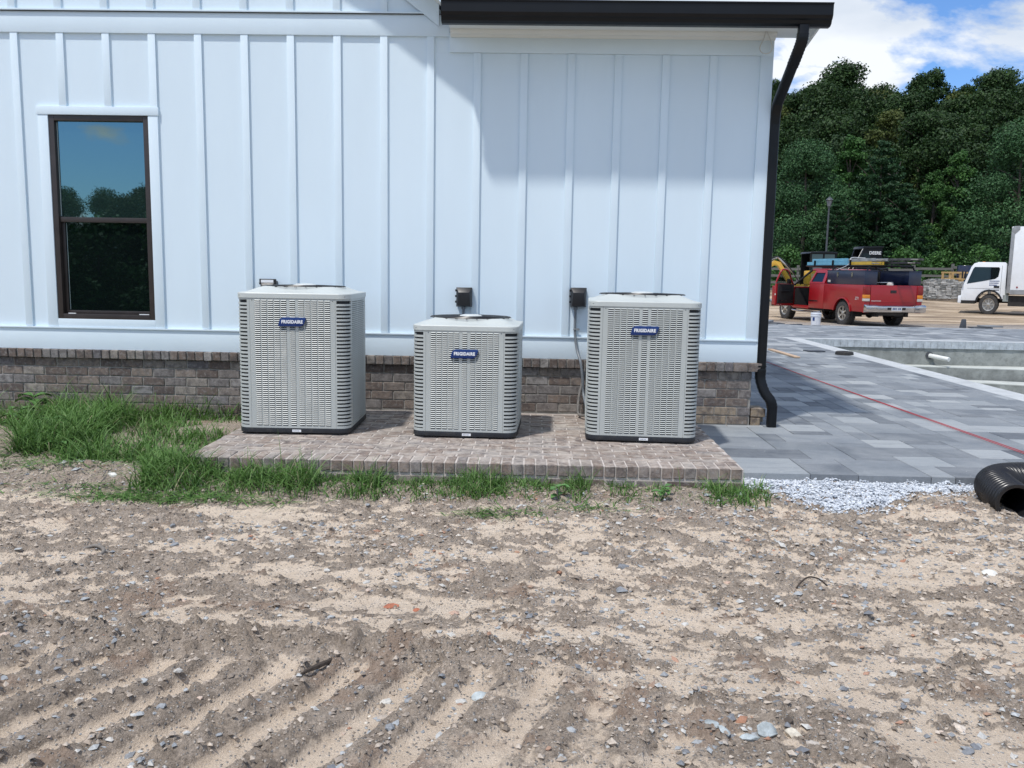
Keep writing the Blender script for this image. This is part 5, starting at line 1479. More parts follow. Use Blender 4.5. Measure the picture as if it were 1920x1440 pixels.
# stone offcuts beside the pickup
for i, (px, Y, w, d, h, rz, lab) in enumerate([(1449, 17.4, .34, .2, .05, .2, 'flat grey stone offcut at the downspout end of the rubble'), (1462, 17.9, .4, .25, .06, .6, 'thicker dark offcut second from the downspout'), (1475, 17.5, .35, .2, .04, -.2, 'thin pale offcut below the pickup front wheel'), (1492, 17.5, .5, .2, .05, .1, 'long dark offcut between the front wheel and the bucket'), (1503, 17.2, .4, .2, .04, .3, 'pale offcut just left of the bucket'), (1545, 17.4, .45, .2, .04, -.1, 'thin offcut just right of the bucket'), (1440, 18.5, .5, .3, .09, .9, 'dark offcut pile edge next to the downspout')]):
    xw, _ = ray_at(px, Y)
    o = MB().box(-w / 2, w / 2, -d / 2, d / 2, 0, h).build('stone_offcut', DARKST if i % 2 else PAVER, None, loc=(xw, Y, -.03), bevel=.006); o.rotation_euler = (random.uniform(-.08, .08), random.uniform(-.08, .08), rz); tag(o, lab, 'stone')
xw, _ = ray_at(1814, 17.2)
o = MB().prism([(-.10, 0), (.10, 0), (.07, .29), (-.04, .29)], 'y', 0, .05).build('stone_slab', DARKST, None, loc=(xw, 17.2, -.02), bevel=.004); tag(o, 'dark slab standing upright at the far paver edge', 'slab')
for i, (px, dx, z, lab) in enumerate([(1858, 0, 0, 'lowest slab of the little stack at the far paver edge'), (1858, -.1, .045, 'middle slab of the little stack at the far paver edge'), (1863, .1, .09, 'top pale slab of the little stack at the far paver edge')]):
    xw, _ = ray_at(px, 16.9)
    o = MB().box(-.26, .26, -.2, .2, 0, .038).build('stone_slab', PAVER if i == 2 else DARKST, None, loc=(xw + dx, 17.05, -.02 + z), bevel=.004); o.rotation_euler[2] = .2 * i - .2; tag(o, lab, 'slab')

# ------------------------------------------------------------------ white box truck
A = R(61)
wt = thing('box_truck', 'white cab-over box truck parked beside the stone pallets', 'truck', (23.97, 29.57, -.045), A)
wt.scale = (1, .93, 1.10)
cabp = [(1.12, .52), (1.13, .92), (1.08, 1.10), (1.02, 1.22), (.80, 1.80), (.70, 1.93), (.52, 1.985), (-.53, 1.985), (-.60, 1.93), (-.62, .62), (-.52, .60)] + [(p[0], p[1]) for p in arch(0, .40, .50, 10, 156, 22)] + [(.52, .52)]
mb = MB(); mb.prism(cabp, 'x', -.95, .95); cab_o = sub('cab', mb, WHTRUCK, wt, bevel=.03)
for sx in (-1, 1):
    mb = MB(); xs_ = sorted((sx * .951, sx * .956)); mb.prism([(.93, 1.16), (.72, 1.72), (.66, 1.80), (-.30, 1.80), (-.34, 1.74), (-.30, 1.45), (-.18, 1.36), (.34, 1.26)], 'x', *xs_); sub('side_window', mb, CARGLASS, cab_o)
    mb = MB(); xs_ = sorted((sx * .951, sx * .9535)); mb.box(*xs_, -.425, -.415, .66, 1.86); mb.box(*xs_, -.41, .9, .985, .993); sub('door_gap', mb, CHASSIS, cab_o)
    mb = MB(); xs_ = sorted((sx * .952, sx * .960)); mb.box(*xs_, -.37, -.15, 1.02, 1.10); sub('door_handle', mb, BLACKP, cab_o, bevel=.002)
    mb = MB(); mb.box(*xs_, -.37, -.15, .93, .955); sub('reflector', mb, BLACKP, cab_o)
    mb = MB(); mb.prism([(p[0], p[1]) for p in arch(0, .40, .56, 10, 160, 10)] + [(p[0], p[1]) for p in arch(0, .40, .49, 10, 10, 160)], 'x', *sorted((sx * .90, sx * .975))); sub('mudguard', mb, BLACKP, wt)
    wheel(wt, sx * .80, 0, .385, .22, sx, .62, 8)
    wheel(wt, sx * .80, -3.35, .385, .40, sx, .62, 8)
    mb = MB(); mb.tube([(sx * .95, 1.0, 1.35), (sx * 1.12, 1.12, 1.38), (sx * 1.12, 1.12, 1.62)], .012, 6); mb.box(*sorted((sx * 1.05, sx * 1.20)), 1.09, 1.15, 1.36, 1.66); sub('wing_mirror', mb, BLACKP, wt, bevel=.01)
mb = MB(); plate(mb, [(-.86, 1.045, 1.20), (.86, 1.045, 1.20), (.80, .80, 1.84), (-.80, .80, 1.84)], .02); sub('windscreen', mb, CARGLASS, wt)
mb = MB(); mb.box(-1.0, 1.0, 1.10, 1.24, .42, .70); sub('bumper', mb, WHTRUCK, wt, bevel=.03)
mb = MB(); mb.box(-.95, .95, .55, 1.12, .40, .50); mb.box(-.42, .42, -5.6, 1.0, .45, .60); mb.box(-.95, -.45, -1.7, -.75, .35, .72); mb.box(.45, .95, -1.7, -.75, .35, .72); mb.box(-.9, .9, -3.0, -1.8, .42, .7); sub('chassis', mb, CHASSIS, wt)
mb = MB(); mb.box(-.60, .60, -.6505, -.6205, .70, 1.85); sub('intake_housing', mb, simple('grey_intake_duct', (.35, .37, .39), .5), wt)
mb = MB(); mb.cyl((-.80, -.64, .62), (-.80, -.64, .98), .12, 12); mb.box(-.95, -.62, -.76, -.54, .52, .76); sub('air_cleaner', mb, simple('dull_grey_can', (.25, .28, .27), .5), wt, smooth=40)
mb = MB(); mb.tube([(-.90, .86, 1.3), (-.95, .35, 2.55)], .008, 5); sub('aerial', mb, BLACKM, wt)
mb = MB(); mb.box(-1.10, 1.10, -5.7, -.66, .835, 3.30); bx_ = sub('cargo_box', mb, WHTRUCK, wt, bevel=.04)
GREYT = simple('grey_box_frame', (.28, .29, .30), .5, .3, var=.15, scale=5)
mb = MB(); mb.box(-1.112, 1.112, -.80, -.65, .83, 3.13); sub('front_frame', mb, GREYT, bx_, bevel=.03)
mb = MB(); mb.prism([(-.645, 3.13), (-.68, 3.25), (-.75, 3.315), (-.97, 3.32), (-.97, 3.19), (-.80, 3.03)], 'x', -1.115, 1.115); sub('roof_cap', mb, GREYT, bx_, bevel=.01)
mb = MB(); mb.box(-1.114, 1.114, -5.72, -.802, .80, .965); sub('bottom_rail', mb, GREYT, bx_)
mb = MB(); mb.box(-1.106, 1.106, -5.72, -1.2, 3.25, 3.315); sub('top_rail', mb, GREYT, bx_)
mb = MB(); mb.lathe([(0, -1.118), (.035, -1.118), (.035, -1.10)], (0, -1.05, 1.06), 12, 'x'); sub('marker_light', mb, REDLENS, bx_)
for k in range(3):
    mb = MB(); rr = random.Random(k + 3); yy = .03
    while yy > -.36 + .04 * k:
        w = rr.uniform(.02, .04); mb.box(-.9545, -.9505, yy - w, yy, 1.255 - .075 * k, 1.295 - .075 * k); yy -= w + .012
    sub('door_lettering', mb, BADGE, cab_o)
for yy in (.25, .1, -.05):
    mb = MB(); mb.box(-.05 + yy, .05 + yy, .30, .40, 1.987, 2.02); sub('roof_marker', mb, AMBER, cab_o)

# ------------------------------------------------------------------ stacked stone on pallets
WALLST = [simple('grey_wall_stone_%d' % i, c, .9, var=.35, scale=9, bump=.6, bscale=50) for i, c in enumerate([(.30, .30, .29), (.18, .185, .18), (.40, .40, .385)])]
stm = []
for i in range(9):
    rr = random.Random(i + 70); mb = MB(); mb.box(-.5, .5, -.5, .5, 0, 1); me = mb.mesh('stone', WALLST[i % 3])
    bm = bmesh.new(); bm.from_mesh(me)
    for v in bm.verts: v.co += Vector([rr.uniform(-.09, .09) for _ in range(3)])
    bmesh.ops.bevel(bm, geom=list(bm.edges), offset=.05, segments=1, affect='EDGES')
    bm.to_mesh(me); bm.free(); stm.append(me)
WOODP = simple('grey_pallet_wood', (.22, .18, .14), .9, var=.3, scale=6, stretch=(1, 8, 1))
def pallet(x, y, w, d, hgt, label, seed, rz=0):
    rr = random.Random(seed); z0 = gz(x, y)
    t = thing('stone_pallet', label, 'pallet of stone', (x, y, z0), rz, 'pallets of stacked wall stone')
    for yy in (-d / 2 + .06, 0, d / 2 - .06):
        mb = MB(); mb.box(-w / 2, w / 2, yy - .05, yy + .05, .0, .09); mb.build('runner', WOODP, t)
    for k in range(7):
        xx = -w / 2 + .06 + k * (w - .12) / 6; mb = MB(); mb.box(xx - .05, xx + .05, -d / 2, d / 2, .0905, .11); mb.build('deck_board', WOODP, t)
    mb = MB(); mb.box(-w / 2 + .16, w / 2 - .16, -d / 2 + .16, d / 2 - .16, .111, hgt - .05); mb.build('core', WALLST[1], t)
    z = .112
    while z < hgt - .02:
        h = rr.uniform(.06, .10)
        for side in range(4):
            L_ = w if side % 2 == 0 else d; off = (d if side % 2 == 0 else w) / 2 - .10; a = -L_ / 2 + rr.uniform(0, .05)
            while a < L_ / 2 - .06:
                l_ = min(rr.uniform(.16, .42), L_ / 2 - a)
                if side == 2: a += l_; continue
                px_, py_ = a + l_ / 2, -off + rr.uniform(-.02, .02); hh = h * rr.uniform(.85, 1.0)
                M_ = Matrix.Rotation(side * math.pi / 2, 3, 'Z') @ Vector((px_, py_, 0))
                link('stone', rr.choice(stm), t, (M_.x, M_.y, z), rot=(0, 0, side * math.pi / 2 + rr.uniform(-.05, .05)), scale=(l_ * .97, .20, hh)); a += l_
        z += h
    for k in range(16):
        link('stone', rr.choice(stm), t, (rr.uniform(-w / 2 + .2, w / 2 - .2), rr.uniform(-d / 2 + .15, d / 2 - .15), z - .02), rot=(0, 0, rr.uniform(0, 3)), scale=(rr.uniform(.25, .4), .25, rr.uniform(.05, .10)))
    return t
xw, _ = ray_at(1764, 40.5); pallet(xw, 40.5, 1.50, 1.15, 1.06, 'wide pallet of dark grey wall stone right behind the pickup tailgate', 1, R(-8))
xw, _ = ray_at(1806, 41.0); pallet(xw, 41.0, 1.25, 1.1, 1.05, 'pallet of dark grey wall stone half hidden by the white truck nose', 2, R(5))

# ------------------------------------------------------------------ board fence
FENCEM = simple('weathered_grey_fence_board', (.13, .13, .12), .9, var=.35, scale=5, bump=.4, bscale=40, stretch=(.3, 1, 6))
fn = thing('board_fence', 'long weathered four-rail board fence at the foot of the woods', 'fence')
FYY = 48.0
rm_ = MB().box(0, 2.42, -.02, .02, 0, .15).mesh('rail', FENCEM); pm_ = MB().box(-.07, .07, -.07, .07, 0, 2.05).mesh('fence_post', FENCEM)
x = 14.0
while x < 62:
    z0 = gz(x, FYY) - .12
    link('post', pm_, fn, (x, FYY, z0))
    for k in range(4): link('rail', rm_, fn, (x, FYY - .10, z0 + .45 + k * .43), rot=(0, random.uniform(-.008, .008), 0))
    x += 2.44

# wooden crate and blue container by the fence
xw, _ = ray_at(1793, 45)
ct = thing('timber_crate', 'open yellowish timber crate standing behind the stone pallets', 'crate', (xw, 45, gz(xw, 45) + 0.0), R(4))
for sx in (-.62, 0, .62):
    for yy in (-.4, .4):
        mb = MB(); mb.box(sx - .05, sx + .05, yy - .05, yy + .05, 0, 1.62); mb.build('upright', simple('new_timber', (.42, .28, .12), .8, var=.2, scale=5) if 'new_timber' not in bpy.data.materials else bpy.data.materials['new_timber'], ct)
for z in (.3, .75, 1.15, 1.52):
    for yy in (-.46, .46):
        mb = MB(); mb.box(-.68, .68, yy - .02, yy + .02, z, z + .10); mb.build('board', bpy.data.materials['new_timber'], ct)
xw, _ = ray_at(1808, 46)
t = thing('blue_drum', 'dark blue drum stacked high behind the nose of the white truck', 'drum', (xw, 46, gz(xw, 46)))
mb = MB(); mb.lathe([(0, 0), (.42, 0), (.44, .03), (.44, .64), (.46, .66), (.44, .68), (.44, 1.30), (.46, 1.32), (.44, 1.34), (.44, 1.90), (.42, 1.93), (0, 1.93)], n=24); mb.build('shell', BLUEBOX, t, smooth=40)
mb = MB(); mb.lathe([(0, 1.95), (.06, 1.95), (.06, 1.93)], (.2, 0, 0), 10); mb.build('bung', BLACKP, t)

# ------------------------------------------------------------------ mini excavator
ex_x, _ = ray_at(1531, 34)
ex = thing('mini_excavator', 'yellow mini excavator with black cab behind the red pickup', 'excavator', (ex_x, 34, gz(ex_x, 34)), R(6))
for yy in (-.62, .62):
    mb = MB(); mb.prism([(-.95, .25), (-.85, .06), (-.70, .0), (.70, 0), (.85, .06), (.95, .25), (.85, .43), (.70, .48), (-.70, .48), (-.85, .43)], 'y', yy - .15, yy + .15); mb.build('track', TYRE, ex, bevel=.02)
    mb = MB()
    for k in range(18): mb.obox((-.80 + k * .094, yy, .005), (.04, .31, .02))
    mb.build('track_pads', CHASSIS, ex)
mb = MB(); mb.cyl((0, 0, .4), (0, 0, .62), .35, 20); mb.build('slew_ring', CHASSIS, ex)
hp = [(-.72, -.72), (.35, -.78), (.75, -.62), (.92, -.35), (.96, 0), (.92, .35), (.75, .62), (.35, .75), (-.72, .72)]
mb = MB(); mb.prism(hp, 'z', .64, 1.02); mb.build('deck', YELLOW, ex, bevel=.03)
mb = MB(); mb.prism([(-.78, -.74), (.30, -.80), (.30, -.30), (-.78, -.30)], 'z', 1.021, 1.66); hs = mb.build('engine_hood', YELLOW, ex, bevel=.06)
mb = MB(); mb.box(-.62, .15, -.812, -.79, 1.20, 1.52); mb.build('side_panel', paint('pale_panel_decal', (.55, .45, .22), .5), hs, bevel=.004)
text_mesh('lettering', 'DEERE', .20, BLACKP, hs, face_front(-.24, -.8135, 1.36), .001, .008)
mb = MB(); mb.prism([(.31, -.74), (.80, -.50), (.93, 0), (.80, .50), (.31, .70)], 'z', 1.021, 1.50); mb.build('counterweight', YELLOW, ex, bevel=.05)
cabm = BLACKM
c0 = (-.62, .62)
for x_ in (-.60, .02, .60):
    for y_ in (-.60, .40):
        mb = MB(); mb.box(x_ - .035, x_ + .035, y_ - .035, y_ + .035, 1.50 if y_ < 0 else 1.0, 2.46); mb.build('cab_post', cabm, ex)
mb = MB(); mb.prism([(-.70, 2.46), (.70, 2.46), (.66, 2.54), (-.10, 2.58), (-.62, 2.54)], 'y', -.68, .48); mb.build('cab_roof', cabm, ex, bevel=.02)
mb = MB(); mb.box(-.64, .64, -.64, -.615, 1.67, 1.90); mb.build('cab_side', cabm, ex)
for a_, b_ in ((-.56, -.02), (.06, .56)):
    mb = MB(); mb.box(a_, b_, -.612, -.604, 1.92, 2.44); mb.build('cab_window', CARGLASS, ex)
mb = MB(); mb.box(-.64, .64, .36, .40, 1.0, 2.46); mb.box(.56, .60, -.6, .4, 1.5, 2.46); mb.build('cab_rear', BLACKM, ex)
mb = MB(); mb.box(-.5, -.05, -.646, -.641, 1.72, 1.82); mb.build('cab_decal', simple('grey_decal', (.12, .12, .13), .5), ex)
mb = MB(); mb.box(-.1, .3, -.2, .2, 1.05, 1.5); mb.box(.2, .32, -.2, .2, 1.5, 2.0); mb.build('seat', DARKIN, ex, bevel=.03)
mb = MB(); mb.prism([(-.74, .85), (-1.05, .90), (-1.85, 2.05), (-2.15, 2.12), (-2.75, 1.72), (-2.70, 1.58), (-2.12, 1.90), (-1.95, 1.86), (-1.15, .68), (-.74, .66)], 'y', -.10, .10); mb.build('boom', YELLOW, ex, bevel=.01)
mb = MB(); mb.prism([(-2.66, 1.90), (-2.86, 1.86), (-2.96, .65), (-2.84, .62), (-2.60, 1.55)], 'y', -.075, .075); mb.build('dipper_arm', YELLOW, ex, bevel=.01)
mb = MB(); mb.prism([(-2.96, .72), (-2.74, .70), (-2.55, .35), (-2.60, .10), (-2.85, .02), (-3.05, .18), (-3.0, .22), (-2.82, .14), (-2.68, .24), (-2.76, .52)], 'y', -.28, .28); mb.build('bucket', CHASSIS, ex)
mb = MB(); mb.cyl((-1.1, 0, 1.5), (-2.0, 0, 2.3), .05, 8); mb.cyl((-1.95, 0, 2.27), (-2.7, 0, 1.95), .03, 8); mb.build('hydraulic_ram', CHROME, ex)
mb = MB(); mb.tube(smooth_path([(-.8, -.1, 1.0), (-1.5, -.12, 1.9), (-2.1, -.12, 2.3), (-2.8, -.1, 1.8)], 6), .025, 6); mb.build('hydraulic_hose', BLACKP, ex)
mb = MB(); mb.prism([(-1.10, .08), (-1.22, .10), (-1.18, .48), (-1.12, .46)], 'y', -.85, .85); mb.build('blade', YELLOW, ex)

# ------------------------------------------------------------------ skid steer
sk_x, _ = ray_at(1618, 36)
sk = thing('skid_steer', 'black and yellow skid steer loader rising behind the ladders on the pickup', 'loader', (sk_x, 36, gz(sk_x, 36)), R(3))
for yy in (-.75, .75):
    mb = MB(); mb.prism([(-1.0, .3), (-.85, .05), (.75, .0), (1.0, .3), (.9, .6), (.3, .85), (-.7, .6)], 'y', yy - .16, yy + .16); mb.build('track', TYRE, sk, bevel=.03)
mb = MB(); mb.prism([(-.9, .35), (1.05, .35), (1.15, .9), (.95, 1.55), (-.3, 1.45), (-.9, .8)], 'y', -.58, .58); mb.build('body', YELLOW, sk, bevel=.04)
mb = MB(); mb.prism([(-.85, .95), (-.30, 2.75), (.62, 2.80), (.66, 1.45), (-.3, 1.2)], 'y', -.56, -.50); mb.prism([(-.85, .95), (-.30, 2.75), (.62, 2.80), (.66, 1.45), (-.3, 1.2)], 'y', .50, .56); mb.build('cab_side', BLACKM, sk)
mb = MB(); mb.prism([(-.36, 2.72), (.68, 2.79), (.68, 2.86), (-.30, 2.84)], 'y', -.60, .60); mb.build('cab_roof', BLACKM, sk, bevel=.01)
mb = MB(); mb.prism([(-.65, 1.5), (-.32, 2.5), (.05, 2.5), (.05, 1.5)], 'y', -.566, -.562); mb.build('cab_window', CARGLASS, sk)
mb = MB(); mb.box(.60, .66, -.5, .5, 1.5, 2.75); mb.build('rear_grille', BLACKM, sk)
text_mesh('lettering', 'DEERE', .21, PRINTW, sk, face_front(.28, -.567, 2.52), .001, .004)
for yy in (-.66, .66):
    mb = MB(); mb.tube([(1.0, yy, 1.0), (.9, yy, 1.75), (-.4, yy, 1.65), (-1.25, yy, .75), (-1.35, yy, .3)], .075, 6); mb.build('lift_arm', BLACKM, sk)
mb = MB(); mb.tube([(-.95, -.62, 1.4), (-.42, -.60, 2.6), (-.36, -.60, 2.72)], .018, 5); mb.tube([(-1.05, -.62, 1.7), (-.75, -.62, 2.1)], .018, 5); mb.box(-1.0, -.62, -.64, -.60, 2.05, 2.10); mb.build('grab_rail', CLEARL, sk)
mb = MB(); mb.prism([(-1.3, .1), (-1.95, .08), (-1.9, .18), (-1.45, .2), (-1.35, .75), (-1.25, .75)], 'y', -.85, .85); mb.build('bucket', CHASSIS, sk)

# lamp post
LPM = simple('dark_grey_lamp_metal', (.055, .062, .07), .5, var=.15)
lx, _ = ray_at(1546, 50)
lp = thing('lamp_post', 'tall black lamp post with a lantern head in front of the trees', 'lamp post', (lx, 50, gz(lx, 50)))
mb = MB(); mb.lathe([(0, 0), (.16, 0), (.16, .5), (.10, .6), (.07, .75), (.055, 5.55), (.09, 5.58), (.09, 5.62), (.04, 5.66)], n=14); mb.build('post', LPM, lp, smooth=40)
mb = MB(); mb.lathe([(.10, 5.66), (.19, 6.02)], n=6); mb.build('lantern_glass', simple('frosted_lantern_glass', (.22, .23, .25), .4), lp)
mb = MB()
for k in range(6):
    a = 2 * math.pi * k / 6; mb.tube([(.105 * math.cos(a), .105 * math.sin(a), 5.65), (.197 * math.cos(a), .197 * math.sin(a), 6.03)], .013, 5)
mb.lathe([(.22, 6.03), (.25, 6.05), (.22, 6.10), (.10, 6.22), (.03, 6.25), (.02, 6.33), (0, 6.34)], n=12); mb.build('lantern_frame', LPM, lp, smooth=30)

# ------------------------------------------------------------------ trees
def fol(name, lo, mid, hi):
    return leaf_mat(name, [(0, lo), (.55, mid), (.85, hi), (1, tuple(c * 1.5 for c in hi))], .18, .6, .3)
F_DARK = fol('dark_oak_foliage', (.012, .032, .009), (.029, .066, .015), (.056, .108, .022))
F_MID = fol('mid_green_foliage', (.020, .060, .014), (.050, .130, .028), (.095, .20, .045))
F_BLUE = fol('blue_green_pear_foliage', (.020, .056, .022), (.048, .120, .044), (.095, .20, .075))
F_PINE = fol('pine_foliage', (.009, .032, .012), (.022, .068, .024), (.040, .105, .036))
F_YEL = fol('olive_yellow_foliage', (.035, .050, .012), (.080, .105, .022), (.13, .15, .035))
BARK = simple('grey_brown_bark', (.085, .07, .055), .95, var=.35, scale=6, bump=.8, bscale=20, stretch=(1, 1, .25))
def leaves(cl, rad, n, size, flatz=1.0, hollow=.45, seed=1):
    rg = np.random.default_rng(seed)
    cl = np.array(cl); rad = np.array(rad)
    w = rad ** 2; i = rg.choice(len(cl), n, p=w / w.sum())
    d = rg.normal(size=(n, 3)); d /= np.linalg.norm(d, axis=1)[:, None]
    rr = rad[i] * (hollow + (1 - hollow) * rg.random(n) ** .6) * (1 + .22 * (vnoise(d[:, 0] * 4 + i * 3.1, d[:, 1] * 4 + d[:, 2] * 4, 4) - .5) * 2)
    c = cl[i] + d * rr[:, None] * np.array([1, 1, flatz])
    nrm = d * .7 + rg.normal(size=(n, 3)) * .6 + np.array([0, 0, .35]); nrm /= np.linalg.norm(nrm, axis=1)[:, None]
    t = np.cross(nrm, rg.normal(size=(n, 3))); t /= np.linalg.norm(t, axis=1)[:, None]; b = np.cross(nrm, t)
    s = size * rg.uniform(.55, 1.3, n)[:, None]
    P = np.stack([c + t * s, c + b * s * .62 + nrm * s * .12, c - t * s, c - b * s * .62 - nrm * s * .10], 1)
    tint = np.clip(.42 + .15 * rg.normal(size=n) + .18 * (vnoise(i * 1.7, i * .3, 9) - .5) * 2, 0, 1)
    return P.reshape(-1, 3), np.arange(4 * n).reshape(-1, 4), tint
def crown_mesh(name, cl, rad, n, size, mt, seed, flatz=1.0, hollow=.45):
    P, f, t = leaves(cl, rad, n, size, flatz, hollow, seed)
    return np_mesh(name, P, f, 4, mt, {'tint': ('FACE', t)}, False)
def trunk_mesh(h, r, limbs, seed):
    rr = random.Random(seed); mb = MB()
    pts = [(0, 0, -.5)]; n = 6
    for k in range(1, n + 1): pts.append((rr.uniform(-.12, .12) * k / n * h * .15, rr.uniform(-.12, .12) * k / n * h * .15, h * k / n))
    mb.tube(smooth_path(pts, 2), r, 8, rs=None)
    k = len(smooth_path(pts, 2)); mb.v = []; mb.f = []; mb.mi = []
    sp_ = smooth_path(pts, 2); mb.tube(sp_, r, 8, rs=[r * (1 - .85 * i / (k - 1)) for i in range(k)])
    for (z, l_, a, up) in limbs:
        q = [(0, 0, z), (math.cos(a) * l_ * .5, math.sin(a) * l_ * .5, z + up * .6), (math.cos(a) * l_, math.sin(a) * l_, z + up)]
        mb.tube(smooth_path(q, 2), r * .3, 5, rs=[r * .34, r * .28, r * .2, r * .12, r * .05][:len(smooth_path(q, 2))])
    return mb.mesh('trunk', BARK, 50)
TREES = {}
def def_tree(key, H, W, kind, mt, n, size, seed, z0=.18):
    rr = random.Random(seed); cl = []; rad = []
    if kind == 'round':
        for k in range(46):
            a = rr.uniform(0, 6.283); t = rr.random(); zz = z0 * H + (H * (1 - z0)) * t * .94
            prof = math.sin(math.pi * min(1, (t * .80 + .20))) ** .7
            q = W / 2 * prof * rr.uniform(.35, .80)
            cl.append((q * math.cos(a), q * math.sin(a), zz)); rad.append(W * rr.uniform(.10, .19))
    elif kind == 'ovate':
        for k in range(60):
            a = rr.uniform(0, 6.283); t = rr.random(); zz = z0 * H + (H * (1 - z0)) * t * .95
            prof = (1 - t) ** .75 * .95 + .10
            if t < .15: prof *= .75 + t * 1.6
            q = W / 2 * prof * rr.uniform(.35, .85)
            cl.append((q * math.cos(a), q * math.sin(a), zz)); rad.append(W * rr.uniform(.08, .15) * (1 - .45 * t))
    elif kind == 'pine':
        k = 0
        for lv in range(15):
            t = lv / 14; zz = z0 * H + H * (1 - z0) * t
            L_ = W / 2 * (1 - t) ** .85 + .25; nb = 7 - int(3 * t)
            for j in range(nb):
                a = 6.283 * j / nb + lv * .9 + rr.uniform(-.2, .2)
                for q in (.35, .65, .95):
                    cl.append((L_ * q * math.cos(a), L_ * q * math.sin(a), zz + L_ * q * .22 + rr.uniform(-.1, .1))); rad.append(.30 + .32 * (1 - t) * (1.1 - q * .5))
    elif kind == 'tall':
        for k in range(34):
            a = rr.uniform(0, 6.283); t = rr.random(); zz = z0 * H + H * (1 - z0) * t * .95
            q = W / 2 * (math.sin(math.pi * (.18 + .78 * t))) * rr.uniform(.2, 1.0)
            cl.append((q * math.cos(a), q * math.sin(a), zz)); rad.append(W * rr.uniform(.07, .16))
    cm_ = crown_mesh('crown', cl, rad, n, size, mt, seed, .8 if kind != 'pine' else .55, .35)
    limbs = [(H * rr.uniform(.25, .7), W * rr.uniform(.15, .30), rr.uniform(0, 6.28), H * rr.uniform(.08, .2)) for _ in range(7)]
    TREES[key] = (cm_, trunk_mesh(H * .9, H * .014 + .04, limbs, seed))
def_tree('pearA', 10.5, 7.5, 'ovate', F_BLUE, 30000, .085, 3, .13)
def_tree('pearB', 11.0, 8.2, 'round', F_BLUE, 42000, .08, 4, .06)
def_tree('lightA', 11.0, 6.5, 'ovate', F_MID, 22000, .10, 5, .12)
def_tree('pine', 10.5, 7.5, 'pine', F_PINE, 28000, .10, 6, .10)
def_tree('oakA', 16, 10.5, 'tall', F_DARK, 30000, .15, 7, .22)
def_tree('oakB', 16.5, 12, 'round', F_DARK, 32000, .15, 8, .18)
def_tree('olive', 14, 9, 'tall', F_YEL, 14000, .15, 9, .2)
def_tree('bush', 3.0, 4.2, 'round', F_DARK if False else F_MID, 5000, .10, 10, .0)
def tree(key, px, Y, s, label, cat='tree', group=None, rz=None, dz=0, X=None, sz=1.0):
    X = ray_at(px, Y)[0] if X is None else X
    cm_, tm_ = TREES[key]
    t = thing({'pine': 'pine_tree', 'bush': 'bush'}.get(key, 'broadleaf_tree'), label, cat, (X, Y, gz(X, Y) - .1 + dz), random.uniform(0, 6.28) if rz is None else rz, group)
    t.scale = (s, s, s * sz)
    link('crown', cm_, t); link('trunk', tm_, t); return t
# row nearest the yard
tree('pearB', 1502, 59, 1.0, 'dense blue-green pear tree directly right of the downspout')
tree('lightA', 1580, 63, 1.08, 'light green broadleaf tree between the downspout tree and the pine')
tree('pine', 1640, 59, 1.02, 'dark conical pine rising behind the black loader')
tree('pine', 1560, 56, .62, 'small dark pine at the foot of the lamp post')
tree('pine', 1690, 57, .72, 'smaller dark pine right of the big pine')
tree('lightA', 1785, 60, .98, 'light green pointed broadleaf tree above the stone pallets')
tree('pearB', 1898, 57, 1.12, 'dense round blue-green tree above the white box truck')
tree('pearA', 1985, 60, 1.05, 'blue-green tree just outside the right edge', rz=1)
tree('lightA', 1740, 66, .85, 'light green sapling filling the gap before the dark woods')
tree('bush', 1700, 52, 1.0, 'loose twiggy bush behind the ladders', 'bush')
tree('bush', 1480, 51, 1.0, 'yellowish green bush by the fence next to the downspout', 'bush')
tree('bush', 1760, 53, .9, 'low green bush behind the fence above the pallets', 'bush')
tree('bush', 1830, 52, 1.0, 'low green bush behind the white truck cab', 'bush')
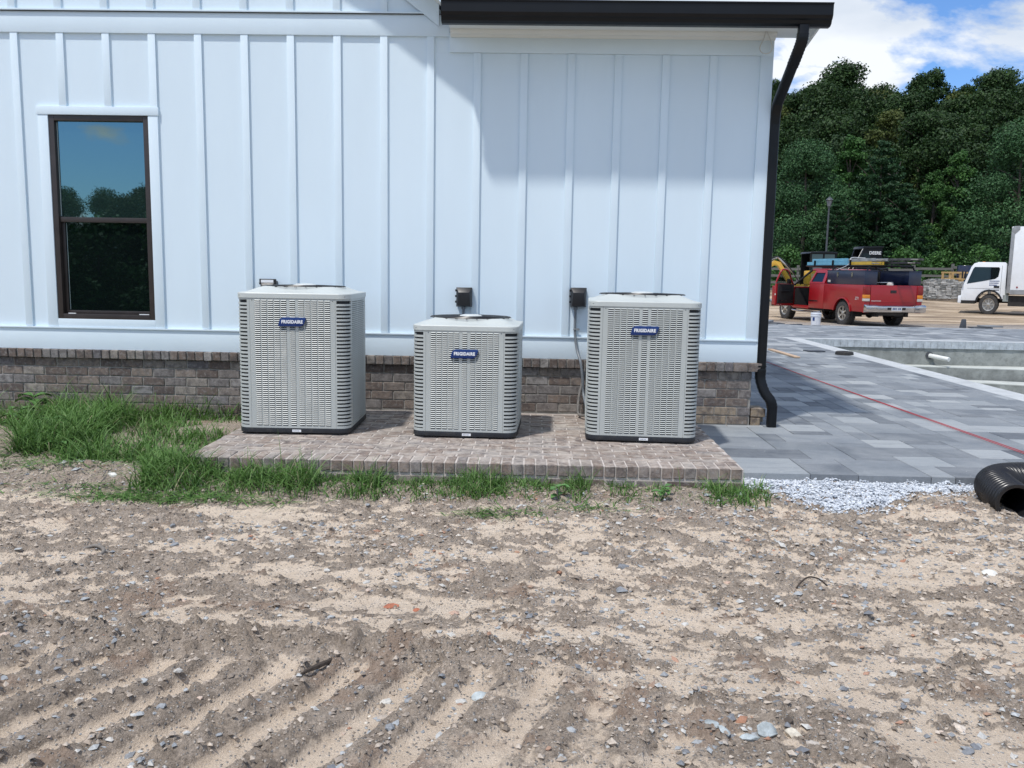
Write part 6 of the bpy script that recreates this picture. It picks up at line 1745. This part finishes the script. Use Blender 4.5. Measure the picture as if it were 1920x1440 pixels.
# hillside behind
hill = []
rr = random.Random(21)
for row, (Y, z_s, step) in enumerate(((72, .78, 90), (80, .90, 85), (89, .98, 80), (98, 1.03, 72), (107, 1.06, 60))):
    px = 1445 + (row % 2) * 40
    while px < 2010:
        key = rr.choice(['oakA', 'oakB', 'oakA', 'oakB', 'olive']) if row < 4 else rr.choice(['oakA', 'oakB'])
        if row == 1 and 1560 < px < 1720: key = 'olive'
        s = z_s * rr.uniform(.85, 1.12)
        if row == 4: s *= np.interp(px, [1450, 1510, 1560, 1610, 1670, 1710, 1745, 1800, 1850, 1920, 2000], [1.10, 1.08, 1.0, 1.05, .86, .92, 1.03, 1.03, .95, .88, .88])
        lab = {'oakA': 'dark open-crowned tree on the wooded hillside', 'oakB': 'dark round-crowned tree on the wooded hillside', 'olive': 'olive-yellow tree on the wooded hillside'}[key]
        tree(key, px + rr.uniform(-14, 14), Y + rr.uniform(-3, 3), s, lab, group=lab.replace('tree', 'trees'))
        px += step * rr.uniform(.85, 1.1)
# bare pale snags among the crowns
SNAG = simple('pale_dead_wood', (.24, .21, .18), .9, var=.2, scale=5)
for px, Y, zz, L_, lab in ((1705, 72, 14.0, 3.2, 'pale bare branches showing in the dark crowns above the pine'), (1665, 70, 10.2, 2.6, 'pale bare limb low in the olive trees'), (1865, 70, 12.0, 2.8, 'pale forked branch right of the hillside gap')):
    xw = ray_at(px, Y)[0]; rr = random.Random(px); t = thing('dead_branch', lab, 'branch', (xw, Y, zz))
    for k in range(5):
        a = rr.uniform(.3, 2.8); mb = MB(); e_ = (math.cos(a) * L_ * rr.uniform(.5, 1), -.6, math.sin(a) * L_ * rr.uniform(.25, .6)); mb.tube([(0, 0, 0), (e_[0] * .5, -.3, e_[2] * .35), e_], .05, 5, rs=[.06, .04, .015]); mb.build('limb', SNAG, t)
# trees behind the viewer, mirrored in the window
for i, (X, Y, s) in enumerate(((-4, -26, .62), (-23, -36, .8), (-29, -39, .85), (-2, -34, .75), (-34, -46, .9), (3, -30, .6))):
    tree(['oakB', 'pearB', 'lightA'][i % 3], 0, Y, s * .56, 'green tree in the row behind the viewer that the window mirrors', X=X, dz=-.8, group='trees behind the viewer')
for i, (X, Y, s) in enumerate(((-15.2, -28, .33), (-12.9, -29, .31), (-10.6, -28.5, .27), (-17.6, -29, .32), (-8.6, -28, .30), (-19, -44, .42), (-15.5, -45, .40), (-12.5, -44, .38), (-22, -45, .42))):
    tree('oakB' if i % 2 else 'pearB', 0, Y, s * (1 if i % 2 else 1.45), 'green tree in the row behind the viewer that the window mirrors', X=X, dz=-.6, group='trees behind the viewer')
for i in range(9):
    tree('bush', 0, -19.5 - (i % 3), 1.0, 'dark bush in the hedge behind the viewer that the window mirrors', 'bush', X=2 - i * 3.0, group='bushes behind the viewer')
